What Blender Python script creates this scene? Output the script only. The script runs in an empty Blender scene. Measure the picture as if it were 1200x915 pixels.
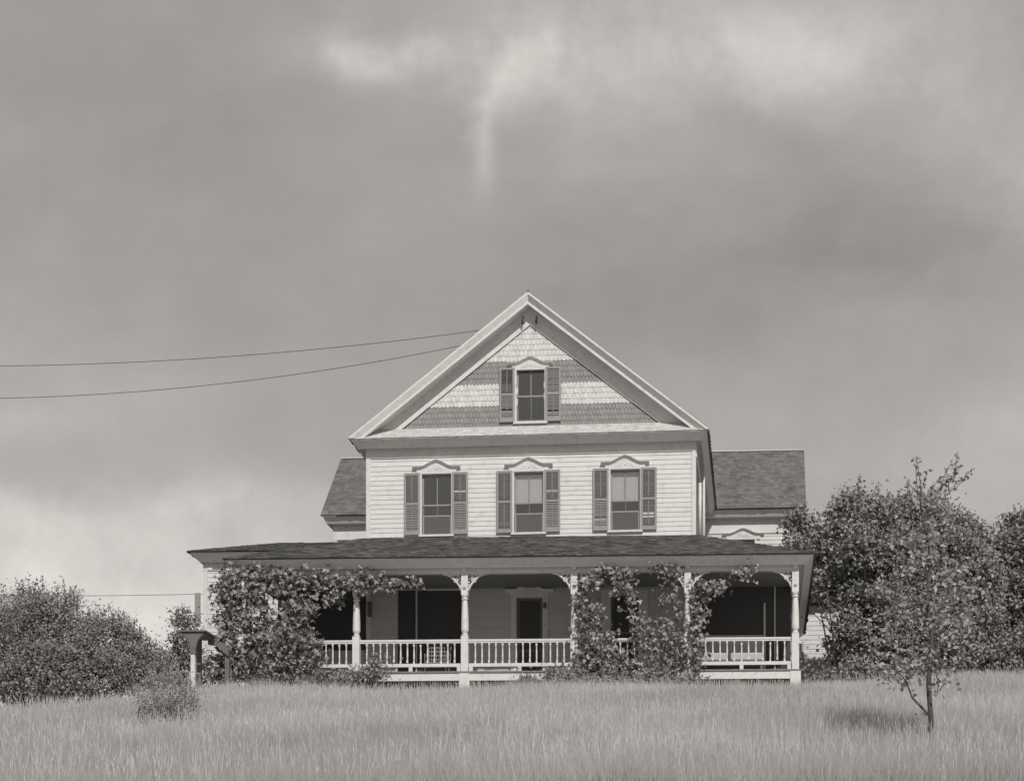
import bpy, math, random
import numpy as np
from mathutils import Vector
random.seed(7); RNG = np.random.default_rng(11)
S = bpy.context.scene; COL = S.collection

# ---------------------------------------------------------------- camera maths
A = .039; F = 1900.; YH = 1120.; CAM = (0., -38., -6.7)
PPX = 890 - F*math.tan(A)
def W(px, py, Y):
    dY = Y+38; t = (px-PPX)/F
    dX = dY*(t*math.cos(A)-math.sin(A))/(math.cos(A)+t*math.sin(A))
    d = -dX*math.sin(A)+dY*math.cos(A)
    return (dX, Y, (YH-py)*d/F-6.7)
def sc(Y): return F/(Y+38)

# ---------------------------------------------------------------- materials
TINT = (1., .99, .975)
def g(v): return (v*TINT[0], v*TINT[1], v*TINT[2], 1)
def mat(name, v, rough=.7, var=0., nscale=6., namp=0., bump=0., bscale=60., spec=.3, stretch=None, transl=0., dirt=None):
    m = bpy.data.materials.new(name); m.use_nodes = True
    N = m.node_tree.nodes; L = m.node_tree.links
    b = N['Principled BSDF']; b.inputs['Roughness'].default_value = rough
    b.inputs['Specular IOR Level'].default_value = spec
    tc = N.new('ShaderNodeTexCoord'); mp = N.new('ShaderNodeMapping')
    L.new(tc.outputs['Object'], mp.inputs['Vector'])
    if stretch: mp.inputs['Scale'].default_value = stretch
    fac = None
    def mth(op, a, b2):
        n = N.new('ShaderNodeMath'); n.operation = op
        for i, q in enumerate((a, b2)):
            if isinstance(q, (int, float)): n.inputs[i].default_value = q
            else: L.new(q, n.inputs[i])
        return n.outputs[0]
    if namp:
        nz = N.new('ShaderNodeTexNoise'); nz.inputs['Scale'].default_value = nscale; nz.inputs['Detail'].default_value = 6
        nz.inputs['Roughness'].default_value = .65
        L.new(mp.outputs[0], nz.inputs['Vector'])
        fac = mth('ADD', mth('MULTIPLY', mth('SUBTRACT', nz.outputs['Fac'], .5), namp*2.4), 1.)
    if var:
        ge = N.new('ShaderNodeNewGeometry')
        q = mth('ADD', mth('MULTIPLY', mth('SUBTRACT', ge.outputs['Random Per Island'], .5), var*2), 1.)
        fac = mth('MULTIPLY', fac, q) if fac else q
    if dirt:
        n2 = N.new('ShaderNodeTexNoise'); n2.inputs['Scale'].default_value = dirt[0]; n2.inputs['Detail'].default_value = 8
        L.new(mp.outputs[0], n2.inputs['Vector'])
        mr = N.new('ShaderNodeMapRange'); mr.inputs['From Min'].default_value = .52; mr.inputs['From Max'].default_value = .72
        mr.inputs['To Min'].default_value = 1.; mr.inputs['To Max'].default_value = dirt[1]
        L.new(n2.outputs['Fac'], mr.inputs['Value'])
        fac = mth('MULTIPLY', fac, mr.outputs[0]) if fac else mr.outputs[0]
    if fac:
        vm = N.new('ShaderNodeVectorMath'); vm.operation = 'SCALE'
        vm.inputs[0].default_value = g(v)[:3]; L.new(fac, vm.inputs['Scale'])
        L.new(vm.outputs[0], b.inputs['Base Color']); csock = vm.outputs[0]
    else:
        b.inputs['Base Color'].default_value = g(v); csock = None
    if bump:
        nb = N.new('ShaderNodeTexNoise'); nb.inputs['Scale'].default_value = bscale; nb.inputs['Detail'].default_value = 4
        L.new(mp.outputs[0], nb.inputs['Vector'])
        bp = N.new('ShaderNodeBump'); bp.inputs['Strength'].default_value = bump; bp.inputs['Distance'].default_value = .01
        L.new(nb.outputs['Fac'], bp.inputs['Height']); L.new(bp.outputs[0], b.inputs['Normal'])
    if transl:
        tr = N.new('ShaderNodeBsdfTranslucent')
        if csock: L.new(csock, tr.inputs['Color'])
        else: tr.inputs['Color'].default_value = g(v)
        mx = N.new('ShaderNodeMixShader'); mx.inputs[0].default_value = transl
        L.new(b.outputs[0], mx.inputs[1]); L.new(tr.outputs[0], mx.inputs[2])
        L.new(mx.outputs[0], N['Material Output'].inputs['Surface'])
    return m
M = {}
M['white'] = mat('white_paint', .66, .6, var=.03, namp=.07, nscale=3, bump=.2, dirt=(5, .84))
M['trim'] = mat('trim_paint', .66, .55, namp=.07, nscale=4, bump=.06, dirt=(9, .84))
M['scale_white'] = mat('white_fishscale', .64, .7, var=.07, namp=.08, nscale=5, bump=.3, dirt=(8, .78))
M['scale_grey'] = mat('grey_fishscale', .27, .75, var=.10, namp=.1, nscale=6, bump=.3)
M['shutter'] = mat('shutter_paint', .29, .6, namp=.12, nscale=9, var=.05)
M['roof'] = mat('weathered_shingle', .10, .85, var=.42, namp=.4, nscale=2.6, bump=.5, bscale=80, dirt=(3, 1.45))
M['roof2'] = mat('grey_wing_shingle', .17, .85, var=.20, namp=.22, nscale=1.6, bump=.5, bscale=80, dirt=(2.2, .75))
M['pent'] = mat('painted_shingle', .58, .7, var=.10, namp=.1, nscale=6, bump=.3, dirt=(12, .7))
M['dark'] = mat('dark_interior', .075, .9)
M['screen'] = mat('window_screen', .11, .8, namp=.1, nscale=8)
M['blind'] = mat('roller_blind', .8, .8, namp=.06, nscale=7)
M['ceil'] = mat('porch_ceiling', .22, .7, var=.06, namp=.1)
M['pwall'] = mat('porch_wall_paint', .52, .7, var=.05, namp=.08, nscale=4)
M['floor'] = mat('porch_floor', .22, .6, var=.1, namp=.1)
M['lattice'] = mat('skirt_slat', .16, .8, var=.2)
M['darkwood'] = mat('dark_wood', .15, .7, namp=.3, nscale=9)
M['metal'] = mat('dark_metal', .05, .5)
M['bark'] = mat('bark', .085, .9, namp=.4, nscale=14, bump=.6, bscale=40)
M['twig'] = mat('pale_twig', .22, .8, namp=.2, nscale=20)
M['leaf'] = mat('tree_leaf', .31, .5, var=.45, namp=.2, nscale=.9, spec=.35, transl=.22)
M['leaf_dark'] = mat('bush_leaf', .30, .5, var=.35, namp=.3, nscale=.8, spec=.3, transl=.2)
M['leaf_vine'] = mat('vine_leaf', .28, .5, var=.75, namp=.1, nscale=2, spec=.35, transl=.25)
M['leaf_pale'] = mat('weed_leaf', .30, .6, var=.4, spec=.3, transl=.25)
M['leaf_sap'] = mat('sapling_leaf', .38, .5, var=.4, spec=.35, transl=.28)  # paler than the tree leaves, to imitate light on the sapling's front
M['wicker'] = mat('wicker', .22, .7, var=.1)
M['cushion'] = mat('pale_cushion', .5, .85, namp=.08, nscale=7)
M['apple'] = mat('pale_apple', .42, .4)
def glass_mat():
    m = bpy.data.materials.new('window_glass'); m.use_nodes = True
    N = m.node_tree.nodes; L = m.node_tree.links; N.clear()
    o = N.new('ShaderNodeOutputMaterial'); t = N.new('ShaderNodeBsdfTransparent'); t.inputs[0].default_value = (.93, .93, .93, 1)
    gl = N.new('ShaderNodeBsdfGlossy'); gl.inputs['Roughness'].default_value = .04
    nz = N.new('ShaderNodeTexNoise'); nz.inputs['Scale'].default_value = 2.2
    bp = N.new('ShaderNodeBump'); bp.inputs['Strength'].default_value = .7; L.new(nz.outputs[0], bp.inputs['Height']); L.new(bp.outputs[0], gl.inputs['Normal'])
    mx = N.new('ShaderNodeMixShader'); mx.inputs[0].default_value = .20
    L.new(t.outputs[0], mx.inputs[1]); L.new(gl.outputs[0], mx.inputs[2]); L.new(mx.outputs[0], o.inputs[0]); return m
M['glass'] = glass_mat()

# ---------------------------------------------------------------- objects
def props(o, label=None, cat=None, group=None, kind=None):
    if label: o['label'] = label
    if cat: o['category'] = cat
    if group: o['group'] = group
    if kind: o['kind'] = kind
    return o
def empty(name, loc, label, cat, group=None):
    o = bpy.data.objects.new(name, None); COL.objects.link(o); o.location = loc; o.empty_display_size = .3
    return props(o, label, cat, group)
def wloc(o):
    v = Vector((0, 0, 0))
    while o: v += o.location; o = o.parent
    return v
class MB:
    def __init__(s): s.v = []; s.f = []
    def add(s, vs, fs):
        n = len(s.v); s.v += [tuple(p) for p in vs]; s.f += [tuple(i+n for i in f) for f in fs]
    def hexa(s, p):   # 8 points: bottom 4, top 4
        s.add(p, [(0,3,2,1),(4,5,6,7),(0,1,5,4),(1,2,6,5),(2,3,7,6),(3,0,4,7)])
    def box(s, x0, x1, y0, y1, z0, z1, fr=None):
        p = [(x0,y0,z0),(x1,y0,z0),(x1,y1,z0),(x0,y1,z0),(x0,y0,z1),(x1,y0,z1),(x1,y1,z1),(x0,y1,z1)]
        if fr: p = [fr(*q) for q in p]
        s.hexa(p)
    def bar(s, a, b, w, h, up=(0,0,1)):
        a = Vector(a); b = Vector(b); d = (b-a).normalized(); r = d.cross(Vector(up))
        if r.length < 1e-4: r = Vector((1,0,0))
        r.normalize(); u = r.cross(d)
        q = [(-1,-1),(1,-1),(1,1),(-1,1)]
        s.hexa([a+r*(i*w/2)+u*(j*h/2) for i, j in q]+[b+r*(i*w/2)+u*(j*h/2) for i, j in q])
    def prism(s, poly, fr, o0, o1):  # poly in (a,z), extruded along 'out' o0..o1
        n = len(poly)
        vs = [fr(a, o0, z) for a, z in poly]+[fr(a, o1, z) for a, z in poly]
        s.add(vs, [tuple(range(n)), tuple(range(2*n-1, n-1, -1))]+[(i, i+n, (i+1) % n+n, (i+1) % n) for i in range(n)])
    def tube(s, pts, rad, n=6):
        pts = [Vector(p) for p in pts]; k = len(pts); base = len(s.v)
        if not hasattr(rad, '__len__'): rad = [rad]*k
        for i, p in enumerate(pts):
            d = (pts[min(i+1, k-1)]-pts[max(i-1, 0)]).normalized()
            r = d.cross(Vector((.13, .31, .94)));
            if r.length < .05: r = d.cross(Vector((1, 0, 0)))
            r.normalize(); u = d.cross(r)
            for j in range(n):
                t = 2*math.pi*j/n; s.v.append(tuple(p+(r*math.cos(t)+u*math.sin(t))*rad[i]))
        for i in range(k-1):
            for j in range(n):
                a = base+i*n+j; b = base+i*n+(j+1) % n; s.f.append((a, b, b+n, a+n))
        s.f.append(tuple(base+j for j in range(n))[::-1]); s.f.append(tuple(base+(k-1)*n+j for j in range(n)))
    def lathe(s, cx, cy, prof, n=14):
        base = len(s.v); k = len(prof)
        for r, z in prof:
            for j in range(n):
                t = 2*math.pi*j/n; s.v.append((cx+r*math.cos(t), cy+r*math.sin(t), z))
        for i in range(k-1):
            for j in range(n):
                a = base+i*n+j; b = base+i*n+(j+1) % n; s.f.append((a, b, b+n, a+n))
        s.f.append(tuple(base+j for j in range(n))[::-1]); s.f.append(tuple(base+(k-1)*n+j for j in range(n)))
    def build(s, name, m, parent=None, tf=None, bevel=0, label=None, smooth=False, loc=None):
        off = wloc(parent) if parent else Vector(loc or (0, 0, 0))
        vs = [tf(*p) for p in s.v] if tf else s.v
        vs = [(p[0]-off[0], p[1]-off[1], p[2]-off[2]) for p in vs]
        me = bpy.data.meshes.new(name); me.from_pydata(vs, [], s.f); me.materials.append(m)
        if smooth:
            for p in me.polygons: p.use_smooth = True
        o = bpy.data.objects.new(name, me); COL.objects.link(o)
        if parent: o.parent = parent
        elif loc: o.location = loc
        if bevel:
            b = o.modifiers.new('bevel', 'BEVEL'); b.width = bevel; b.segments = 1; b.limit_method = 'ANGLE'
        if label: o['label'] = label
        return o
def np_mesh(name, V, nper, faces, m, parent=None, loc=None, smooth=False):
    """V: (N*nper,3), faces: list of index tuples (all same length) repeated per item"""
    off = np.array(wloc(parent) if parent else Vector(loc or (0, 0, 0)))
    N = len(V)//nper; F_ = np.array(faces); k = F_.shape[1]
    idx = (np.arange(N)[:, None, None]*nper+F_[None]).reshape(-1)
    me = bpy.data.meshes.new(name); me.vertices.add(len(V)); me.vertices.foreach_set('co', (V-off).astype(np.float32).ravel())
    nf = N*len(F_); me.loops.add(nf*k); me.loops.foreach_set('vertex_index', idx.astype(np.int32))
    me.polygons.add(nf); me.polygons.foreach_set('loop_start', (np.arange(nf)*k).astype(np.int32))
    me.polygons.foreach_set('loop_total', np.full(nf, k, np.int32))
    me.update(calc_edges=True); me.materials.append(m)
    if smooth: me.polygons.foreach_set('use_smooth', np.ones(nf, bool))
    o = bpy.data.objects.new(name, me); COL.objects.link(o)
    if parent: o.parent = parent
    elif loc: o.location = loc
    return o
# leaf clouds -----------------------------------------------------
def leaf_verts(P, size, bias=(.15, -.45, .75), spread=.9, kind='oval'):
    n = len(P); nr = RNG.normal(size=(n, 3))*spread+np.array(bias); nr /= np.linalg.norm(nr, axis=1)[:, None]
    d = RNG.normal(size=(n, 3)); d[:, 2] -= .5
    d -= (d*nr).sum(1)[:, None]*nr; d /= np.linalg.norm(d, axis=1)[:, None]
    s = np.cross(nr, d); L = size*RNG.uniform(.6, 1.35, n)[:, None]
    if kind == 'oval':   # 4 verts, folded
        w = .33; fold = .12
        v = np.stack([P-d*L*.5, P-s*L*w+nr*L*fold, P+d*L*.5-nr*L*.1, P+s*L*w+nr*L*fold], 1)
        return v.reshape(-1, 3), 4, [(0, 1, 2), (0, 2, 3)]
    pts = [(-.36, 0, 0), (-.55, -.25, .05), (-.10, -.54, .12), (.06, -.22, .02), (.52, 0, -.16), (.06, .22, .02), (-.10, .54, .10), (-.55, .25, .05)]
    v = np.stack([P+d*L*a+s*L*b+nr*L*c for a, b, c in pts], 1)
    return v.reshape(-1, 3), 8, [(0, 1, 2), (0, 2, 3), (0, 3, 4), (0, 4, 5), (0, 5, 6), (0, 6, 7)]
def clumps(blobs, per, sig, sub, fill=.25, low=None):
    """blobs (x,y,z,rx,ry,rz). sub clumps per unit area on shell. returns points, clump centres"""
    C = []; P = []
    for (x, y, z, rx, ry, rz) in blobs:
        area = 4*math.pi*((rx*ry+rx*rz+ry*rz)/3); k = max(4, int(area*sub))
        d = RNG.normal(size=(k, 3)); d /= np.linalg.norm(d, axis=1)[:, None]
        r = RNG.uniform(.74, 1.14, k)[:, None]
        c = np.array([x, y, z])+d*r*np.array([rx, ry, rz]); C.append(c)
        for cc in c:
            s = sig*RNG.uniform(.6, 1.4); m = int(per*RNG.uniform(.6, 1.4))
            P.append(cc+RNG.normal(size=(m, 3))*s*np.array([1, 1, .75]))
        m = int(k*per*fill); d = RNG.normal(size=(m, 3)); d /= np.linalg.norm(d, axis=1)[:, None]
        P.append(np.array([x, y, z])+d*(RNG.uniform(.2, .9, m)**.6)[:, None]*np.array([rx, ry, rz]))
    P = np.concatenate(P); C = np.concatenate(C)
    if low is not None: P = P[P[:, 2] > low(P[:, 0], P[:, 1])-.02]
    return P, C

# ---------------------------------------------------------------- terrain
def sstep(a, b, x): t = np.clip((x-a)/(b-a), 0, 1); return t*t*(3-2*t)
def gz(x, y):
    x = np.asarray(x, float); y = np.asarray(y, float)
    yy = np.maximum(y, -39.)
    s = np.where(yy < -2, -.83+.2045*(yy+2), -.83+.10*(1-np.exp(-(np.maximum(yy, -2)+2)/1.5)))
    s = s-.02*(np.minimum(y, -39)+39)*0
    s = s+.28*sstep(0, 5, x)*sstep(-12, 0, y)
    s = s-.19*np.maximum(-12.0-x, 0)*sstep(-40, -8, y)*(1-sstep(40, 70, y))*np.where(x < -30, 0, 1)-.19*18*np.where(x < -30, 1, 0)*sstep(-40, -8, y)*(1-sstep(40, 70, y))
    s = s+.05*np.sin(x*.9+.4*y)+.04*np.sin(x*.37-y*.8+1)
    return s
def gxy(px, py):   # point of the ground along a sight line
    for i in range(3000):
        Y = -30+i*.02; p = W(px, py, Y)
        if p[2] < gz(p[0], Y): return (p[0], Y, float(gz(p[0], Y)))
    return W(px, py, 2)
def axis(lo, hi, fine0, fine1, st):
    a = [lo]; q = fine0
    out = list(np.geomspace(1, abs(lo-fine0)+1, 14)); left = [fine0-(t-1) for t in out][::-1]
    mid = list(np.arange(fine0, fine1, st)); right = [fine1+(t-1) for t in np.geomspace(1, abs(hi-fine1)+1, 14)]
    return np.array(left[:-1]+mid+right)
xs = axis(-1500, 1500, -32, 24, .5); ys = axis(-300, 2500, -42, 24, .5)
X_, Y_ = np.meshgrid(xs, ys); Z_ = gz(X_, Y_)
gv = np.stack([X_, Y_, Z_], -1).reshape(-1, 3); nx = len(xs); gf = []
for j in range(len(ys)-1):
    for i in range(nx-1): gf.append((j*nx+i, j*nx+i+1, (j+1)*nx+i+1, (j+1)*nx+i))
me = bpy.data.meshes.new('ground'); me.from_pydata(gv.tolist(), [], gf)
M['soil'] = mat('meadow_ground', .46, .95, namp=.25, nscale=.7, bump=.6, bscale=12)
me.materials.append(M['soil'])
for p in me.polygons: p.use_smooth = True
o = bpy.data.objects.new('ground', me); COL.objects.link(o); props(o, kind='structure')

# ---------------------------------------------------------------- grass
M['grass'] = mat('dry_grass', .61, .6, var=.14, namp=.26, nscale=.22, spec=.15, transl=.55)
def grass(n, y0, y1, h0, h1, w, name, m, label, seed=0):
    r = np.random.default_rng(seed); Y = r.uniform(y0, y1, n)
    d = Y+38; x0 = (-190-890)/F*d-.5; x1 = (1330-890)/F*d+1.0
    X = x0+(x1-x0)*r.random(n)
    keep = ~((X > -12.2) & (X < .95) & (Y > -.08))
    keep &= ~((X < -9) & (X > -14.8) & (Y > 4.3))
    # patchy: thinner here and there
    pat = .5+.5*np.sin(X*1.3+2*np.sin(Y*.9))*np.sin(Y*1.1+1.7*np.sin(X*.7)); keep &= r.random(n) < .6+.4*pat
    X = X[keep]; Y = Y[keep]; n = len(X); Z = gz(X, Y)-.02
    hp = .92+.22*np.sin(X*.8+Y*.5)*np.sin(Y*.43-X*.3)+.2*np.sin(X*3.1+2.2*np.sin(Y*2.3))*np.sin(Y*1.9+X*.6)+.1*np.sin(X*7.7+Y*3)
    H = r.uniform(h0, h1, n)*hp*np.where(Y > -4, .8, 1.); az = r.uniform(0, 2*np.pi, n)
    lean = r.normal(0, .30, n)[:, None]*np.stack([np.cos(az), np.sin(az)], 1)+np.array([.03, 0])
    ba = r.uniform(0, np.pi, n); bx = np.cos(ba)*w; by = np.sin(ba)*w*.6
    P0 = np.stack([X, Y, Z], 1)
    def at(t, k):
        q = P0.copy(); q[:, :2] += lean*H[:, None]*(t**1.8)*k; q[:, 2] += H*t; return q
    b = np.stack([bx, by, np.zeros(n)], 1)*r.uniform(.6, 1.4, n)[:, None]
    p1 = at(.55, 1.2); p2 = at(1., 1.35)
    v = np.stack([P0-b, P0+b, p1-b*.75, p1+b*.75, p2], 1).reshape(-1, 3)
    # two quads as triangles
    return v, n
def build_grass(name, specs, m, label):
    V = np.concatenate([grass(*s[:6], '', None, '', seed=s[6])[0] for s in specs])
    o = np_mesh(name, V, 5, [(0, 1, 3), (0, 3, 2), (2, 3, 4)], m)
    props(o, label, 'grass', kind='stuff'); return o
build_grass('meadow_grass', [(520000, -24, -15, .16, .40, .0020, 1), (400000, -15, -7, .16, .38, .0028, 2), (260000, -7, 4, .14, .34, .0042, 3), (30000, 4, 14, .15, .3, .008, 4)], M['grass'],
            'tall pale meadow grass covering the slope below the white farmhouse')
# seed heads on stalks
def seedheads(n, seed):
    r = np.random.default_rng(seed); Y = r.uniform(-24, -1, n); d = Y+38
    X = (-190-890)/F*d+r.random(n)*(1560/F*d); X = X
    Z = gz(X, Y); H = r.uniform(.22, .42, n)*np.where(Y > -6, .7, 1); az = r.uniform(0, 6.28, n); ln = r.normal(0, .08, n)
    top = np.stack([X+np.cos(az)*ln, Y+np.sin(az)*ln, Z+H], 1); bt = np.stack([X, Y, Z], 1)
    w = np.array([.0015, 0, 0]); h = np.stack([np.cos(az)*ln*.2, np.zeros(n), H*.13], 1)
    wd = np.array([.0028, .0015, 0])
    return np.stack([bt-w, bt+w, top+w, top-w, top-h*.4-wd, top-h*.4+wd, top+h+wd*.3, top+h-wd*.3], 1).reshape(-1, 3)
M['seed'] = mat('grass_seed_heads', .50, .7, var=.3, transl=.2)
o = np_mesh('seed_heads', seedheads(26000, 9), 8, [(0, 1, 2, 3), (4, 5, 6, 7)], M['seed'])
props(o, 'thin stalks with feathery seed heads standing above the meadow grass', 'grass', kind='stuff')

# ================================================================= FARMHOUSE
HX0, HX1, HY = -9.79, -1.58, 2.1; HC = (HX0+HX1)/2
def lean(x, y, z): return (x, y, z+.013*(x-HC)*min(1, max(0, (z-2.9)/.6)))   # the old house has settled to one side
def leanw(x, y, z): return (x, y, z+.006*(x-HC))
house = empty('farmhouse', (HC, HY, 0), 'white clapboard farmhouse with patterned gable and long wrap-around porch on the hilltop', 'house')
FR = lambda a, o, z: (a, HY-o, z)
FW = lambda a, o, z: (a, 9.0-o, z)
def boards(mb, fr, a0, a1, z0, z1, holes=(), exp=.118, cut=None, seed=0):
    r = random.Random(seed); z = z0
    while z < z1-.01:
        zt = min(z+exp, z1); zc = (z+zt)/2
        lo, hi = (a0, a1) if not cut else cut(zc)
        seg = [(lo, hi)]
        for (h0, h1, k0, k1) in holes:
            if k0 < zc < k1:
                ns = []
                for s0, s1 in seg:
                    if h1 <= s0 or h0 >= s1: ns.append((s0, s1)); continue
                    if h0 > s0: ns.append((s0, h0))
                    if h1 < s1: ns.append((h1, s1))
                seg = ns
        for s0, s1 in seg:
            a = s0
            while a < s1-.001:
                b = min(s1, a+r.uniform(2.2, 4.6));
                if s1-b < .4: b = s1
                j = r.uniform(-.0025, .0025); e = .0012 if b < s1 else 0
                mb.hexa([fr(a, .017, z+j), fr(b-e, .017, z+j), fr(b-e, -.012, z+j), fr(a, -.012, z+j),
                         fr(a, .004, zt+.006), fr(b-e, .004, zt+.006), fr(b-e, -.012, zt+.006), fr(a, -.012, zt+.006)])
                a = b
        z = zt
WINS = [(-8.40, -7.66, 3.81, 5.33, .5, 'a'), (-6.09, -5.36, 3.81, 5.33, .55, 'b'), (-3.69, -2.96, 3.81, 5.33, .53, 'c')]
GW = (-6.03, -5.33, 6.56, 7.89)
DOOR = (-6.03, -5.38, .0, 2.20); RD = (-3.68, -3.0, .0, 2.28); LW = (-9.01, -7.41, .02, 2.42)
holes = [w[:4] for w in WINS]
mb = MB(); boards(mb, FR, HX0+.09, HX1-.09, 2.95, 5.80, holes, seed=1); mb.build('front_wall', M['white'], house, lean)
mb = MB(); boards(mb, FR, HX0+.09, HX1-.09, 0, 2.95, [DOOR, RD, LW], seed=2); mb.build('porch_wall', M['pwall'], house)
# side walls of the main block
mb = MB(); boards(mb, lambda a, o, z: (HX1+o-.02, a, z), HY+.1, 9, 0, 6.0, seed=3); mb.build('side_wall', M['white'], house, lean)
mb = MB(); boards(mb, lambda a, o, z: (HX0-o+.02, a, z), HY+.1, 9, 0, 6.0, seed=4); mb.build('side_wall', M['white'], house, lean)
for x0, x1 in ((HX0-.012, HX0+.10), (HX1-.10, HX1+.012)):
    mb = MB(); mb.box(x0, x1, HY-.034, HY+.11, 0, 5.80); mb.build('corner_board', M['trim'], house, lean, .004)
mb = MB(); mb.box(HX0-.014, HX1+.014, HY-.042, HY+.02, 5.74, 6.02)
mb.box(HX0-.02, HX1+.02, HY-.06, HY-.042, 5.96, 6.02)
mb.box(HX1, HX1+.03, HY+.02, 9, 5.6, 6.02); mb.box(HX0-.03, HX0, HY+.02, 9, 5.6, 6.02)
mb.build('frieze', M['trim'], house, lean, .004)

# --- sweep of a cornice profile round an axis-aligned path
def sweep(mb, path, norms, prof, close=True):
    """path [(x,y)], norms: outward offset vector per vertex; prof [(out,z)]"""
    k = len(prof); base = len(mb.v)
    for (x, y), (nx_, ny_) in zip(path, norms):
        for o_, z in prof: mb.v.append((x+nx_*o_, y+ny_*o_, z))
    for i in range(len(path)-1):
        for j in range(k):
            a = base+i*k+j; b = base+i*k+(j+1) % k; mb.f.append((a, b, b+k, a+k))
    mb.f.append(tuple(base+j for j in range(k))[::-1]); mb.f.append(tuple(base+(len(path)-1)*k+j for j in range(k)))
EO = .30; EZ = 6.12  # side overhang, eave height
prof = [(0, EZ-.13), (.22, EZ-.13), (.22, EZ-.19), (.24, EZ-.17), (.42, EZ-.03), (.44, EZ-.03), (.44, EZ-.002), (0, EZ-.002)]
mb = MB(); sweep(mb, [(HX0, 8.6), (HX0, HY), (HX1, HY), (HX1, 8.6)], [(-.68, 0), (-.68, -1), (.68, -1), (.68, 0)],
                 [(o*(.77 if 0 else 1), z) for o, z in prof])
def squeeze(x, y, z):  # side overhang a little narrower than the front one
    return lean(x, y, z)
mb.build('cornice', M['trim'], house, squeeze)

# --- shingles on a slope
def shingles(mb, O, u, v, n, vlen, rng, exp, wid, th, seed=0, jit=.012, ragged=0.):
    r = random.Random(seed); O = Vector(O); u = Vector(u); v = Vector(v); n = Vector(n)
    k = 0; vv = -.03
    while vv < vlen:
        top = min(vv+exp*1.6, vlen); lo, hi = rng(min(vv+exp*.5, vlen)); a = lo
        while a < hi-.005:
            b = min(hi, a+wid*r.uniform(.55, 1.4));
            if hi-b < wid*.25: b = hi
            jj = r.uniform(-jit, jit)
            if r.random() < ragged: jj -= r.uniform(0, .03); 
            t = th*r.uniform(.7, 1.5); c = .003
            l0, h0 = rng(max(vv, 0)); l1, h1 = rng(top); ab, bb, at_, bt = max(a, l0), min(b-c, h0), max(a, l1), min(b-c, h1)
            if lo == a and l1 > l0: ab = l0
            if b == hi and h1 < h0: bb = h0
            if bt <= at_ : at_ = bt = (at_+bt)/2
            p = [O+u*a2+v*w2+n*h2 for a2, w2, h2 in ((ab, vv+jj, 0), (bb, vv+jj, 0), (bt, top, 0), (at_, top, 0), (ab, vv+jj, t), (bb, vv+jj, t), (bt, top, .003), (at_, top, .003))]
            mb.hexa(p); a = b
        vv += exp; k += 1
# main roof
AX, AZ = HC, 9.57; RX0, RX1 = HX0-.31, HX1+.31
YF, YB = 1.60, 12.0
sl = (AZ-EZ)/(AX-RX0); ln_ = math.hypot(1, sl); vl = (AX-RX0)*ln_
mb = MB()
for sgn, xe in ((1, RX0), (-1, RX1)):
    vd = Vector((sgn/ln_, 0, sl/ln_)); nn = Vector((-sgn*sl/ln_, 0, 1/ln_))
    e = Vector((xe, YF+.03, EZ)); t = e+vd*vl
    mb.hexa([e, t, t+Vector((0, YB-YF, 0)), e+Vector((0, YB-YF, 0)), e+nn*.03, t+nn*.03, t+nn*.03+Vector((0, YB-YF, 0)), e+nn*.03+Vector((0, YB-YF, 0))])
    shingles(mb, e+nn*.03+Vector((0, -.02, 0)), (0, 1, 0), vd, nn, vl, lambda q: (0, YB-YF), .13, .16, .012, seed=3+sgn)
mb.box(AX-.02, AX+.02, YF-.01, YB, AZ+.02, AZ+.075)
mb.build('main_roof', M['roof2'], house, lean)
# rake trim (two boards), each crown + fascia + soffit + frieze
for sgn, xe in ((1, RX0), (-1, RX1)):
    def rk(s_, p_, y_):  # s_ along slope, p_ perp downwards
        x = xe+sgn*s_/ln_+sgn*p_*sl/ln_; z = EZ+s_*sl/ln_-p_/ln_; return (x, y_, z)
    def strip(mb, secs, e0=0):
        # secs: list (p,y) closed section, mitred at the apex plane x=AX and cut level at the eave
        vs = []
        for p_, y_ in secs:
            s0 = p_*1/sl+e0      # level cut: z = EZ at start
            x0, _, z0 = rk(s0, p_, y_); vs.append((x0, y_, z0))
        for p_, y_ in secs:
            s1 = vl-p_*sl; x1, _, z1 = rk(s1, p_, y_); vs.append((AX, y_, z1))
        k = len(secs); mb.add(vs, [(i, (i+1) % k, (i+1) % k+k, i+k) for i in range(k)]+[tuple(range(k))[::-1], tuple(range(k, 2*k))])
    mb = MB(); strip(mb, [(-.03, YF+.0), (.02, YF+.0), (.13, YF+(.06 if sgn > 0 else .12)), (.19, YF+(.06 if sgn > 0 else .12)), (.19, YF+.15), (-.03, YF+.15)])  # right crown slants deeper than the left, shaped to come out darker
    mb.build('rake_board', M['trim'], house, lean)
    mb = MB(); strip(mb, [(.13, YF+.15), (.15, YF+.15), (.15, HY), (.13, HY)]); mb.build('rake_soffit', M['trim'], house, lean)
    mb = MB(); strip(mb, [(.15, HY-.045), (.47, HY-.045), (.47, HY), (.15, HY)]); strip(mb, [(.455, HY-.06), (.475, HY-.06), (.475, HY-.045), (.455, HY-.045)])
    mb.build('rake_frieze', M['trim'], house, lean)
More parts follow.
